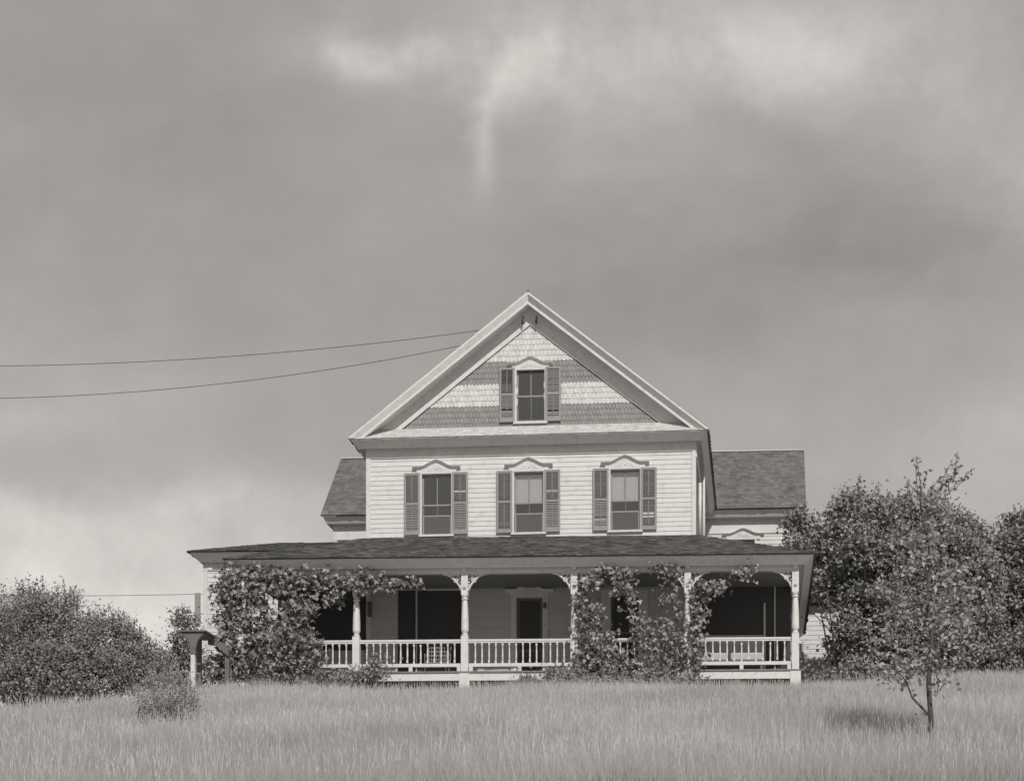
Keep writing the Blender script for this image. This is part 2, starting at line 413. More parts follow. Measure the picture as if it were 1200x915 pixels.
# pent roof strip across the gable base
mb = MB(); pz = .34; pl = math.hypot(.42, pz)
pv = Vector((0, .42/pl, pz/pl)); pn = Vector((0, -pz/pl, .42/pl))
e = Vector((RX0+.02, HY-.43, EZ)); W_ = RX1-RX0-.04
mb.hexa([e, e+Vector((W_, 0, 0)), e+Vector((W_-.42, 0, 0))+pv*pl, e+Vector((.42, 0, 0))+pv*pl]+[q+pn*.012 for q in (e, e+Vector((W_, 0, 0)), e+Vector((W_-.42, 0, 0))+pv*pl, e+Vector((.42, 0, 0))+pv*pl)])
shingles(mb, e+pn*.012, (1, 0, 0), pv, pn, pl-.02, lambda q: (q*.6, W_-q*.6), .135, .16, .010, seed=8, jit=.004)
mb.build('pent_roof', M['pent'], house, lean)
# gable backing and fish-scale shingles
mb = MB()
def _ge(z): d = (z-EZ+.12)/sl; return RX0+d, RX1-d
for zz0, zz1, sd_ in ((EZ+.02, GW[2]-.02, 0), (GW[2]-.02, GW[3]+.02, 1), (GW[3]+.02, AZ-.12, 0)):
    (l0, r0_), (l1, r1_) = _ge(zz0), _ge(zz1)
    if sd_:
        mb.prism([(l0, zz0), (GW[0]-.02, zz0), (GW[0]-.02, zz1), (l1, zz1)], FR, -.04, 0); mb.prism([(GW[1]+.02, zz0), (r0_, zz0), (r1_, zz1), (GW[1]+.02, zz1)], FR, -.04, 0)
    else: mb.prism([(l0, zz0), (r0_, zz0), (r1_, zz1), (l1, zz1)], FR, -.04, 0)
mb.build('gable_backing', M['scale_grey'], house, lean)
gtop = 6.44
def gx(z):
    dx = (z-EZ+.42)/sl; return RX0+dx, RX1-dx
fs = {k: MB() for k in ('g1', 'w1', 'w1r', 'g2', 'w2')}
z = gtop-.02; row = 0; r = random.Random(5)
while z < AZ-.55:
    kind = 'g1' if z < 6.92 else 'w1' if z < 7.42 else 'g2' if z < 8.02 else 'w2'
    ex = .137; wd = .088 if kind[0] == 'g' else .100
    lo, hi = gx(z+.02); a = math.floor(lo/wd)*wd+(wd/2 if row % 2 else 0)-wd
    if not (row and 0):
        while a < hi:
            b = a+wd-.004; c = (a+b)/2; t = .013*r.uniform(.8, 1.3); j = r.uniform(-.006, .006)
            hole = (c > GW[0]-.02 and c < GW[1]+.02 and z+.03 > GW[2]-.05 and z+.07 < GW[3]+.1)
            if not hole and b > lo and a < hi:
                zz = z+j; dd = .048 if kind[0] == 'g' else .034
                pol = [(a, zz+dd), (a+.018, zz+dd*.42), (c-.018, zz+.004), (c+.018, zz+.004), (b-.018, zz+dd*.42), (b, zz+dd), (b, zz+ex*1.35), (a, zz+ex*1.35)]
                l2, h2 = gx(z+.14)
                pol = [(min(max(p[0], lo-.02), hi+.02), p[1]) for p in pol]
                n = len(pol)
                yo = lambda q: HY-.004-t*(1-(q-zz)/(ex*1.35))*1.3
                vs = [(p[0], yo(p[1]), p[1]) for p in pol]+[(p[0], HY, p[1]) for p in pol]
                if pol[5][0]-pol[0][0] > .01:
                    fs['w1r' if kind == 'w1' and c > AX else kind].add(vs, [tuple(range(n))]+[(i, i+n, (i+1) % n+n, (i+1) % n) for i in range(n)])
            a += wd
    z += ex; row += 1
for k, o_ in fs.items():
    o_.build('fishscale_band', M['scale_white' if k[0] == 'w' else 'scale_grey'], house, lean, label={'g1': 'lower grey fish-scale shingle band', 'w1': 'white fish-scale band left of the gable window', 'w1r': 'white fish-scale band right of the gable window', 'g2': 'upper grey fish-scale shingle band', 'w2': 'white fish-scale shingles of the gable peak'}[k])

# --- windows
def hood(mb, mp, fr, c, zb, hw, rise):
    pts = []
    for i in range(25):
        t = -1+2*i/24; a = abs(t)
        k = 0 if a > .66 else (1-a/.66); k = k*k*(3-2*k)*.55+k*.45
        pts.append((c+t*hw, zb+rise*k))
    for i in range(24):
        (a0, z0), (a1, z1) = pts[i], pts[i+1]
        P = lambda a, z: [fr(a, .02, z), fr(a, .045, z), fr(a, .12, z+.055), fr(a, .125, z+.07), fr(a, .02, z+.075)]
        p, q = P(a0, z0), P(a1, z1); k = 5
        fcs = [(j, (j+1) % k, (j+1) % k+k, j+k) for j in range(k)]
        if i == 0: fcs.append((0, 1, 2, 3, 4))
        if i == 23: fcs.append((9, 8, 7, 6, 5))
        mb.add(p+q, fcs)
    poly = [(c-hw*.82, zb-.10)]+[(a, z-.001) for a, z in pts if abs(a-c) <= hw*.9]+[(c+hw*.82, zb-.10)]
    mp.prism(poly, fr, .02, .047)
    for t in (-1, 1):   # incised rays and a sprig on the hood panel
        for q in (.12, .26, .42): mp.bar(fr(c+t*q*hw*.9, .05, zb-.05), fr(c+t*q*hw*.45, .05, zb+rise*(.62-q)), .012, .012)
    mp.lathe(fr(c, .05, 0)[0], fr(c, .05, 0)[1], [(.001, zb-.02), (.02, zb), (.02, zb+.02), (.001, zb+.04)], 8)
def window(w, fr, tf, shade=None, screen=True, hoodw=.60, rise=.17, dz=.10, depth=1.):
    a0, a1, z0, z1 = w; c = (a0+a1)/2
    mb = MB(); cw = .055
    mb.box(a0-cw, a0, -.10, .040, z0-.0, z1+.05, fr); mb.box(a1, a1+cw, -.10, .040, z0, z1+.05, fr); mb.box(a0, a1, -.10, .041, z1, z1+.05, fr)
    root = mb.build('window', M['trim'], house, tf, .003)
    mb = MB(); mb.box(a0-cw-.02, a1+cw+.02, -.10, .085, z0-.05, z0, fr); mb.build('sill', M['trim'], root, tf, .004)
    mb = MB(); zm = (z0+z1)/2; s = .035
    for (k0, k1, o) in ((z0, zm+.02, -.085), (zm-.02, z1, -.06)):
        mb.box(a0, a0+s, o-.02, o, k0, k1, fr); mb.box(a1-s, a1, o-.02, o, k0, k1, fr)
        mb.box(a0+s, a1-s, o-.02, o, k1-.04, k1, fr); mb.box(a0+s, a1-s, o-.02, o, k0, k0+.04, fr)
        mb.box(c-.011, c+.011, o-.02, o, k0+.04, k1-.04, fr)
    mb.build('sash', M['shutter'], root, tf)
    mb = MB(); mb.box(a0+.01, a1-.01, -.078, -.074, z0+.01, z1-.01, fr); mb.build('pane', M['glass'], root, tf)
    if shade:
        mb = MB(); mb.box(a0+.02, a1-.02, -.135, -.13, z1-(z1-z0)*shade, z1, fr); mb.build('roller_blind', M['blind'], root, tf)
    if screen:
        zt = z0+(z1-z0)*.33; mb = MB(); t = .035
        mb.box(a0+.01, a0+.01+t, -.05, -.03, z0+.005, zt, fr); mb.box(a1-.01-t, a1-.01, -.05, -.03, z0+.005, zt, fr)
        mb.box(a0+.01+t, a1-.01-t, -.05, -.03, z0+.005, z0+.005+t, fr); mb.box(a0+.01+t, a1-.01-t, -.05, -.03, zt-t, zt, fr)
        mb.build('screen_frame', M['shutter'], root, tf)
        mb = MB(); mb.box(a0+.045, a1-.045, -.042, -.038, z0+.04, zt-t, fr); mb.build('dark_screen', M['screen'], root, tf)
    # dark box added behind the pane, its colour standing in for room gloom
    mb = MB(); d = -depth
    q = lambda *p: tuple(fr(*t) for t in p)
    A0, A1, Z0, Z1 = a0-.3, a1+.3, z0-.3, z1+.12
    vs = [fr(A0, -.14, Z0), fr(A1, -.14, Z0), fr(A1, -.14, Z1), fr(A0, -.14, Z1), fr(A0, d, Z0), fr(A1, d, Z0), fr(A1, d, Z1), fr(A0, d, Z1)]
    mb.add(vs, [(4, 5, 6, 7), (0, 1, 5, 4), (1, 2, 6, 5), (2, 3, 7, 6), (3, 0, 4, 7)]); mb.build('dark_room_niche', M['dark'], root, tf)
    if hoodw:
        m1, m2 = MB(), MB(); hood(m1, m2, fr, c, z1+dz, hoodw, rise)
        m1.build('hood_moulding', M['trim'], root, tf); m2.build('hood_panel', M['trim'], root, tf)
    return root
def shutter(a0, a1, z0, z1, fr, tf, op, m='shutter'):
    mb = MB(); s = .048; zm = (z0+z1)/2; O0, O1 = .045, .078
    mb.box(a0, a0+s, O0, O1, z0, z1, fr); mb.box(a1-s, a1, O0, O1, z0, z1, fr)
    for k0, k1 in ((z0, z0+.10), (zm-.03, zm+.03), (z1-.06, z1)): mb.box(a0+s, a1-s, O0, O1, k0, k1, fr)
    root = mb.build('shutter', M[m], house, tf, .002)
    mb = MB(); mr = MB()
    for h, (k0, k1) in enumerate(((z0+.10, zm-.03), (zm+.03, z1-.06))):
        n = int((k1-k0)/.042); st = (k1-k0)/n; opn = op[h]
        for i in range(n):
            zc = k0+(i+.5)*st
            if random.random() < .02: continue
            if opn: dz, do = .004+random.uniform(-.003, .003), .019
            else: dz, do = .017+random.uniform(-.003, .003), .014
            A0, A1 = a0+s, a1-s; oc = .060
            mb.hexa([fr(A0, oc+do, zc-dz-.003), fr(A1, oc+do, zc-dz-.003), fr(A1, oc-do, zc+dz-.003), fr(A0, oc-do, zc+dz-.003),
                     fr(A0, oc+do, zc-dz+.003), fr(A1, oc+do, zc-dz+.003), fr(A1, oc-do, zc+dz+.003), fr(A0, oc-do, zc+dz+.003)])
        c = (a0+a1)/2; mr.box(c-.007, c+.007, .080, .092, k0+.03, k1-.03, fr)
    mb.build('louvre', M[m], root, tf); mr.build('tilt_rod', M[m], root, tf)
    # dark gap behind the open louvres
    return root
OPS = {'a': ((0, 1), (0, 1)), 'b': ((1, 1), (0, 1)), 'c': ((0, 1), (1, 1))}
for (a0, a1, z0, z1, sh, k) in WINS:
    window((a0, a1, z0, z1), FR, lean, shade={'a': None, 'b': .48, 'c': .5}[k])
    shutter(a0-.045-.39, a0-.045, z0-.0, z1+.02, FR, lean, OPS[k][0]); shutter(a1+.03, a1+.42, z0, z1+.02, FR, lean, OPS[k][1])
window(GW, FR, lean, shade=None, screen=False, hoodw=.56, rise=.15, dz=.06)
shutter(GW[0]-.42, GW[0]-.045, GW[2], GW[3]+.02, FR, lean, (0, 1)); shutter(GW[1]+.03, GW[1]+.41, GW[2], GW[3]+.02, FR, lean, (0, 0))
# hooks under the apex
for x in (-5.86, -5.52):
    mb = MB(); z = 8.98
    mb.tube([(x, HY-.03, z+.16), (x, HY-.16, z+.14), (x+.01, HY-.19, z+.05), (x, HY-.17, z-.02), (x-.01, HY-.12, z-.03)], .014, 6)
    mb.lathe(x, HY-.17, [(.012, z-.05), (.032, z-.03), (.022, z+.01), (.034, z+.04), (.012, z+.07)], 8)
    mb.build('insulator_hook', M['metal'], house, lean, smooth=True)
# downspouts on the right of the main block
mb = MB(); mb.tube([(HX1+.10, HY+.35, 3.75), (HX1+.10, HY+.35, 5.05)], .04, 8); mb.build('downspout', M['trim'], house, lean, smooth=True)
mb = MB(); mb.tube([(HX1+.14, HY+1.9, 3.4), (HX1+.14, HY+1.9, 5.9)], .035, 8); mb.build('downspout', M['trim'], house, lean, smooth=True)

# --- cross wing
WX0, WX1, WY0, WRY, WE, WRZ = -12.43, 1.08, 9.0, 10.9, 6.10, 8.42
mb = MB()
wh = [(-.80, -.14, 4.0, 5.33)]
boards(mb, FW, WX0, HX0, 0, 5.60, seed=5); mb.build('wing_wall', M['white'], house, leanw)
mb = MB(); boards(mb, FW, HX1, WX1, 0, 5.60, wh, seed=6); mb.build('wing_wall', M['white'], house, leanw)
mb = MB()
mb.box(WX0+.01, WX1-.01, WY0+.02, 12.8, -.6, .2)
for sx in (WX0, WX1):
    boards(mb, (lambda a, o, z: (WX0-o, a, z)) if sx == WX0 else (lambda a, o, z: (WX1+o, a, z)), WY0, 12.8, 0, 6.1, seed=7)
    x = sx; mb.prism([(9.0, 6.0), (12.8, 6.0), (10.9, 8.3)], (lambda a, o, z: (x+o, a, z)), -.02, .02)
mb.build('wing_end_wall', M['white'], house, leanw)
for xa, xb, xc in ((WX0-.03, HX0, WX0-.025), (HX1, WX1+.03, WX1-.08)):
    mb = MB(); mb.box(xa, xb, WY0-.045, WY0+.05, 5.50, 5.98); mb.build('wing_frieze', M['trim'], house, leanw, .004)
    mb = MB(); mb.box(xc, xc+.105, WY0-.04, WY0+.05, 0, 5.498); mb.build('corner_board', M['trim'], house, leanw, .004)
mb = MB(); wp = [(0, WE-.13), (.18, WE-.13), (.20, WE-.20), (.24, WE-.17), (.32, WE-.04), (.34, WE-.002), (0, WE-.002)]
sweep(mb, [(WX0, 12.7), (WX0, WY0), (WX1, WY0), (WX1, 12.7)], [(-.7, 0), (-.7, -1.1), (.7, -1.1), (.7, 0)], wp); mb.build('wing_cornice', M['trim'], house, leanw)
mb = MB(); ex0, ex1 = -12.72, 1.34
wl = math.hypot(WRY-8.6, WRZ-WE); vd = Vector((0, (WRY-8.6)/wl, (WRZ-WE)/wl)); nn = Vector((0, -vd.z, vd.y))
e = Vector((ex0, 8.6, WE)); b_ = Vector((0, 15.4, WE))
mb.hexa([e, e+Vector((ex1-ex0, 0, 0)), e+Vector((ex1-ex0, 0, 0))+vd*wl, e+vd*wl]+[q+nn*.05 for q in (e, e+Vector((ex1-ex0, 0, 0)), e+Vector((ex1-ex0, 0, 0))+vd*wl, e+vd*wl)])
q0 = Vector((ex0, WRY, WRZ)); q1 = Vector((ex1, WRY, WRZ)); q2 = Vector((ex1, 13.2, WE)); q3 = Vector((ex0, 13.2, WE))
mb.hexa([q0, q1, q2, q3]+[q+Vector((0, 0, .06)) for q in (q0, q1, q2, q3)])
shingles(mb, e+nn*.05, (1, 0, 0), vd, nn, wl, lambda q: (0, ex1-ex0), .135, .15, .013, seed=21, jit=.005)
mb.build('wing_roof', M['roof2'], house, leanw)
mb = MB(); mb.box(ex0, ex1, WRY-.06, WRY+.06, WRZ+.05, WRZ+.075); mb.build('ridge_board', M['trim'], house, leanw)
window(wh[0], FW, leanw, shade=None, screen=False, hoodw=.60, rise=.15)

# --- wrap-around porch
PX0, PX1 = -12.11, .84; POSTS = [-12.11, -9.52, -6.94, -4.35, -1.68, .84]
pe, pw = 2.60, 3.70; EX0, EX1, EYF = -12.57, 1.285, -.44
def roof_plane(mb, c0, c1, t1, t0, seed, exp=.14, rag=.35):
    """c0->c1 eave, t0,t1 top"""
    c0, c1, t0, t1 = map(Vector, (c0, c1, t0, t1)); u = (c1-c0).normalized(); L_ = (c1-c0).length
    nn = (c1-c0).cross(t0-c0).normalized(); v = nn.cross(u).normalized()
    if nn.z < 0: nn = -nn; v = -v
    if v.z < 0: v = -v
    h = (t0-c0).dot(v); a0 = (t0-c0).dot(u); a1 = (t1-c0).dot(u)
    mb.hexa([c0, c1, t1, t0, c0+nn*.02, c1+nn*.02, t1+nn*.02, t0+nn*.02])
    shingles(mb, c0+nn*.02, u, v, nn, h, lambda q: (a0*q/h, L_+(a1-L_)*q/h), exp, .17, .019, seed=seed, jit=.022, ragged=rag)
mb = MB()
roof_plane(mb, (EX0, EYF, pe), (EX1, EYF, pe), (HX1+.02, HY, pw), (HX0-.02, HY, pw), 31)
roof_plane(mb, (EX1, EYF, pe), (EX1, 9, pe), (HX1+.02, 9, pw), (HX1+.02, HY, pw), 32)
roof_plane(mb, (EX0, 5, pe), (EX0, EYF, pe), (HX0-.02, HY, pw), (HX0-.02, 5, pw), 33)
mb.build('porch_roof', M['roof'], house)
mb = MB(); pp = [(-.06, pe-.12), (.16, pe-.12), (.18, pe-.19), (.19, pe-.165), (.37, pe-.03), (.385, pe-.03), (.385, pe-.004), (-.06, pe-.004)]
sweep(mb, [(PX0-.04, 5), (PX0-.04, -.02), (PX1+.03, -.02), (PX1+.03, 9)], [(-1, 0), (-1, -1), (1, -1), (1, 0)], pp); mb.build('porch_cornice', M['trim'], house)
mb = MB(); mb.box(PX0-.07, PX1+.07, -.07, .07, 2.31, pe-.12); mb.box(PX1-.07, PX1+.07, .07, 9, 2.31, pe-.12); mb.box(PX0-.07, PX0+.07, .07, 5, 2.31, pe-.12)
mb.box(PX0-.085, PX1+.085, -.085, -.07, pe-.16, pe-.12)
mb.build('porch_beam', M['trim'], house, None, .004)
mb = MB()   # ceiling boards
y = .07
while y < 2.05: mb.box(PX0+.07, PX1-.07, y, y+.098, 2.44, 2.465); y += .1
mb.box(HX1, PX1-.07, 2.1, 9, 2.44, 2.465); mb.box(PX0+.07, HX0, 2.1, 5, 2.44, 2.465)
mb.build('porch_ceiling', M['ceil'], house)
mb = MB(); y = -.12; x = PX0-.14
while x < PX1+.13: mb.box(x, x+.097, -.13, 2.08, -.035, .0); x += .1
mb.box(HX1, PX1+.13, 2.08, 9, -.035, -.001); mb.box(PX0-.13, HX0, 2.08, 5, -.035, -.001)
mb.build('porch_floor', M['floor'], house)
mb = MB(); mb.box(PX0-.09, PX1+.09, -.10, -.06, -.22, -.037); mb.box(PX1+.05, PX1+.09, -.06, 9, -.22, -.037); mb.box(PX0-.09, PX0-.05, -.06, 5, -.22, -.037)
mb.build('porch_apron', M['trim'], house, None, .004)
mb = MB(); x = PX0-.06
while x < PX1: mb.box(x, x+.03, -.07, -.055, -1.2, -.222); x += .062
mb.box(PX0-.05, PX1+.05, -.05, -.03, -1.2, -1.1); yy = 0
while yy < 8.8: mb.box(PX1+.055, PX1+.07, yy, yy+.03, -1.1, -.222); yy += .07
mb.build('porch_skirt', M['lattice'], house)
mb = MB(); mb.box(PX0, PX1, .5, .52, -1.2, -.04); mb.build('foundation', M['dark'], house)
for x in (-6.94, .84):
    mb = MB(); w = .125; mb.box(x-w, x+w, -.118, .13, -1.3, -.037); mb.build('pier', M['trim'], house, None, .006)
def bracket(sx, cx, cy, ax, parent):
    """scroll-cut quarter arch; ax: 'x' or 'y'"""
    fr = (lambda a, o, z: (cx+sx*a, cy+o, z)) if ax == 'x' else (lambda a, o, z: (cx+o, cy+sx*a, z))
    mb = MB(); zt = 2.31; R = .44; H = .40; a0 = .075
    cur = []
    for i in range(17):
        t = i/16*math.pi/2; a = a0+R*(1-math.cos(t)) if 0 else a0+.02+(R-.02)*(1-math.cos(t)); z = zt-H*(1-math.sin(t))
        lin = i/16; a = a*.55+(a0+.01+R*.95*lin)*.45; z = z*.62+(zt-H*(1-lin))*.38
        cur.append((a, z))
    for i in range(16):
        (p, z0), (q, z1) = cur[i], cur[i+1]; sc_ = .012*abs(math.sin(i*math.pi/4+.4))
        dx, dz = q-p, z1-z0; l = math.hypot(dx, dz); nx_, nz_ = -dz/l, dx/l
        w = .032
        mb.prism([(p, z0), (q, z1), (q+nx_*w*1.0, z1+nz_*w), (p+nx_*w, z0+nz_*w)], fr, -.024, .020)
        mb.prism([(p+dx*.2, z0+dz*.2), (q-dx*.2, z1-dz*.2), ((p+q)/2-nx_*(.012+sc_), (z0+z1)/2-nz_*(.012+sc_))], fr, -.014, .014)
    mb.prism([(a0-.02, zt-.03), (a0+R, zt-.03), (a0+R, zt), (a0-.02, zt)], fr, -.016, .016)
    for i, rr in enumerate((.10, .19, .28)):   # scroll rings
        c0 = (a0+.05+rr*.35, zt-.06-rr*.35); k = 10; r0 = .045 if i != 1 else .058
        for j in range(k):
            t0, t1 = 2*math.pi*j/k, 2*math.pi*(j+1)/k
            mb.prism([(c0[0]+r0*math.cos(t0), c0[1]+r0*math.sin(t0)), (c0[0]+r0*math.cos(t1), c0[1]+r0*math.sin(t1)),
                      (c0[0]+(r0-.017)*math.cos(t1), c0[1]+(r0-.017)*math.sin(t1)), (c0[0]+(r0-.017)*math.cos(t0), c0[1]+(r0-.017)*math.sin(t0))], fr, -.012, .012)
    for a1, z1 in ((.19, -.05), (.26, -.06), (.33, -.035), (.03, -.20), (.03, -.27), (.10, -.05), (.05, -.12)):
        mb.prism([(a0+a1-.02, zt+z1-.012), (a0+a1+.02, zt+z1-.012), (a0+a1+.012, zt+z1+.02), (a0+a1-.016, zt+z1+.024)], fr, -.012, .012)
    mb.build('bracket', M['trim'], parent)
def post(x, y, brs):
    mb = MB(); w = .085
    mb.box(x-w, x+w, y-w, y+w, 0, .84); mb.box(x-w*.94, x+w*.94, y-w*.94, y+w*.94, 1.80, 2.31)
    pr = [(.060, .84), (.078, .85), (.082, .875), (.06, .89), (.055, .905), (.07, .93), (.088, .97), (.09, 1.02), (.083, 1.3), (.070, 1.58), (.060, 1.66), (.058, 1.68), (.082, 1.70), (.085, 1.72), (.06, 1.735), (.058, 1.75), (.085, 1.775), (.082, 1.80)]
    mb.lathe(x, y, pr, 16); root = mb.build('porch_post', M['trim'], house, None, .004)
    mb = MB(); mb.box(x-.036, x+.036, y-w-.012, y-w*.9, 1.93, 1.99); mb.build('rosette', M['shutter'], root, None, .004)
    mb = MB(); mb.box(x-.05, x+.05, -.17, -.086, 2.36, pe-.125) if y == 0 else mb.box(x-.02, x+.02, y-.02, y+.02, 2.32, 2.34)
    mb.box(x-.035, x+.035, -.20, -.17, 2.41, pe-.125) if y == 0 else None
    mb.build('corbel', M['trim'], root, None, .004)
    for sx, ax in brs: bracket(sx, x, y, ax, root)
    return root
for i, x in enumerate(POSTS):
    b = [(-1, 'x'), (1, 'x')] if 0 < i < 5 else ([(1, 'x'), (1, 'y')] if i == 0 else [(-1, 'x'), (1, 'y')])
    post(x, 0, b)
# outward bracket at the right corner, under the side soffit
for y in (3.0, 6.0): post(PX1, y, [(-1, 'y'), (1, 'y')])
post(PX0, 3.2, [(-1, 'y'), (1, 'y')])
def railing(p0, p1, ax, c, detailed=True):
    fr = (lambda a, o, z: (a, c+o, z)) if ax == 'x' else (lambda a, o, z: (c+o, a, z))
    mb = MB(); a0, a1 = p0+.085, p1-.085
    mb.box(a0, a1, -.035, .035, .715, .765, fr); mb.box(a0, a1, -.022, .022, .68, .715, fr)
    mb.box(a0, a1, -.03, .03, .12, .20, fr)
    for k in ((a0+a1)/2, a0+.06, a1-.06): mb.box(k-.045, k+.045, -.028, .028, 0, .12, fr)
    root = mb.build('railing', M['trim'], house, None, .003)
    n = round((a1-a0)/.163); st = (a1-a0)/n; ob = None; mm = MB()
    for i in range(n-1 if 1 else n):
        a = a0+st*(i+1) ; x, y, _ = fr(a, 0, 0)
        m1 = MB() if detailed else mm
        h = .019
        m1.box(x-h, x+h, y-h, y+h, .20, .27); m1.box(x-h, x+h, y-h, y+h, .62, .68)
        m1.lathe(x, y, [(.012, .27), (.02, .285), (.015, .30), (.0215, .36), (.019, .48), (.0125, .575), (.019, .59), (.012, .605), (.014, .62)], 8)
        if detailed:
            if ob is None: ob = m1.build('baluster', M['trim'], root); xf = (x, y)
            else:
                c2 = ob.copy(); COL.objects.link(c2); c2.parent = root; c2.location = (x-xf[0], y-xf[1], 0); c2.rotation_euler = (random.uniform(-.008, .008), random.uniform(-.008, .008), 0)
                c2.location.z = random.uniform(-.0015, .0015)
    if not detailed: mm.build('balusters', M['trim'], root)
for i in range(5): railing(POSTS[i], POSTS[i+1], 'x', 0)
railing(0, 3, 'y', PX1, False); railing(3, 6, 'y', PX1, False); railing(6, 9, 'y', PX1, False); railing(0, 3.2, 'y', PX0, False)
# front door with pedimented surround
def casing(d, fr, w, z1, name, depth=.9, hd=None):
    a0, a1 = d[0], d[1]; mb = MB()
    mb.box(a0-w, a0, -.06, .045, 0, z1+.02, fr); mb.box(a1, a1+w, -.06, .045, 0, z1+.02, fr); mb.box(a0-w, a1+w, -.06, .05, z1, z1+.10, fr)
    mb.box(a0-w*.62, a0-w*.38, .045, .06, .1, z1-.03, fr); mb.box(a1+w*.38, a1+w*.62, .045, .06, .1, z1-.03, fr)
    root = mb.build(name, M['trim'], house, None, .004)
    mb = MB(); mb.box(a0, a0+.07, -.05, -.02, 0.02, z1, fr); mb.box(a1-.07, a1, -.05, -.02, 0.02, z1, fr); mb.box(a0+.07, a1-.07, -.05, -.02, z1-.07, z1, fr)
    mb.box(a0+.07, a1-.07, -.05, -.02, .02, .26, fr); mb.box(a0+.07, a1-.07, -.05, -.02, .86, .93, fr); mb.build('screen_door', M['darkwood'], root)
    mb = MB(); mb.box(a0+.07, a1-.07, -.038, -.034, .26, z1-.07, fr); mb.build('dark_screen', M['dark'], root)
    if hd:
        m1, m2 = MB(), MB(); hood(m1, m2, fr, (a0+a1)/2, z1+.12, hd, .15); m1.build('hood_moulding', M['trim'], root); m2.build('hood_panel', M['trim'], root)
    return root
dr = casing(DOOR, FR, .14, 2.20, 'front_door', hd=.60)
mb = MB(); mb.lathe(DOOR[1]-.035, HY-.0, [(.01, 1.0), (.028, 1.02), (.028, 1.05), (.01, 1.07)], 8); mb.build('door_knob', M['metal'], dr)
mb = MB(); mb.box(-5.36, -5.28, HY-.09, HY-.061, 1.93, 2.07); mb.build('door_plaque', M['darkwood'], dr)
casing(RD, FR, .23, 2.28, 'side_door')
# wide dark glazed opening at the left
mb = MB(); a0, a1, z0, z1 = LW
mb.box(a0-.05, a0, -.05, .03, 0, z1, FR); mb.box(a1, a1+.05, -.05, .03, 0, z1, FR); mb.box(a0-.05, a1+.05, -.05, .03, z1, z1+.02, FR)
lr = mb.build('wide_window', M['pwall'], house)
mb = MB(); mb.box(-8.555, -8.525, -.05, .02, 0, z1, FR); mb.build('mullion', M['trim'], lr)
mb = MB(); mb.box(a0, a1, -.10, -.06, 0, z1, FR); mb.build('dark_screen', M['dark'], lr)
mb = MB(); mb.box(-8.52, a1, -.05, -.02, 0, .52, FR); mb.build('lower_panel', M['darkwood'], lr)
mb = MB(); mb.box(HX0+.06, HX0+.14, HY-.16, HY-.036, 1.75, 2.08); mb.box(HX0+.04, HX0+.16, HY-.18, HY-.036, 2.08, 2.10); mb.build('wall_box', M['darkwood'], house, None, .004)
# screened partition across the right-hand side porch; its dark panel also stands for shade
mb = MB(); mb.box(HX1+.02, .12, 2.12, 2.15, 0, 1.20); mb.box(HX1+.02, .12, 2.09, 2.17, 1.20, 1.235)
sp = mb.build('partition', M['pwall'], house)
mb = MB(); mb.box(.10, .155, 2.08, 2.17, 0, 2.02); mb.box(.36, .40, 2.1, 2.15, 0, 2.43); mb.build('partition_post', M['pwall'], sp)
mb = MB(); mb.box(HX1+.02, .10, 2.125, 2.135, 1.235, 2.43); mb.box(.155, .77, 2.125, 2.135, .0, 2.43); mb.build('dark_screen', M['dark'], sp)

mb = MB(); mb.box(PX0+.07, HX0-.02, 2.12, 2.15, 0, .9); mb.box(PX0+.07, HX0-.02, 2.10, 2.17, .9, .93)  # mirrored partition, added to keep the left bay dark
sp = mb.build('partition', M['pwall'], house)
mb = MB(); mb.box(PX0+.07, HX0-.02, 2.125, 2.135, .93, 2.43); mb.build('dark_screen', M['dark'], sp)  # dark sheet standing in for the side porch's shade

# --- low ell behind the porch at the left
LX0, LYF = -14.68, 4.4; le = 3.90
mb = MB(); fe = lambda a, o, z: (a, LYF-o, z)
boards(mb, fe, LX0, HX0, -1.6, 3.70, seed=41, exp=.12); boards(mb, lambda a, o, z: (LX0-o, a, z), LYF, 9.6, -1.8, 3.70, seed=42)
mb.build('ell_wall', M['white'], house)
mb = MB(); mb.box(LX0-.03, LX0+.09, LYF-.04, LYF+.06, -1.6, 3.5); mb.box(LX0-.03, HX0, LYF-.045, LYF+.02, 3.5, 3.74); mb.box(LX0-.045, LX0+.02, LYF+.02, 9.6, 3.5, 3.74); mb.build('ell_trim', M['trim'], house, None, .004)
mb = MB(); ep = [(0, le-.16), (.15, le-.16), (.17, le-.22), (.19, le-.19), (.36, le-.04), (.38, le-.004), (0, le-.004)]
sweep(mb, [(LX0+.1, 9.6), (LX0+.1, LYF), (HX0, LYF)], [(-1, 0), (-1, -1), (0, -1)], ep); mb.build('ell_cornice', M['trim'], house)
mb = MB(); rz = 4.86
roof_plane(mb, (-14.98, 3.97, le), (HX0, 4.0, le), (HX0, 7, rz), (-13.45, 7, rz), 51)
roof_plane(mb, (-14.96, 10, le), (-14.98, 3.97, le), (-13.45, 7, rz), (-13.45, 7.02, rz), 52)
mb.add([(-14.96, 10, le), (-13.45, 7, rz), (HX0, 7, rz), (HX0, 10, le)], [(0, 1, 2, 3)])
mb.build('ell_roof', M['roof'], house)
mb = MB(); mb.box(LX0-.27, LX0-.13, LYF+.0, LYF+.05, 2.02, 2.92); mb.box(LX0-.15, LX0-.03, LYF+.01, LYF+.03, 2.35, 2.38); mb.build('open_shutter', M['shutter'], house, None, .003)
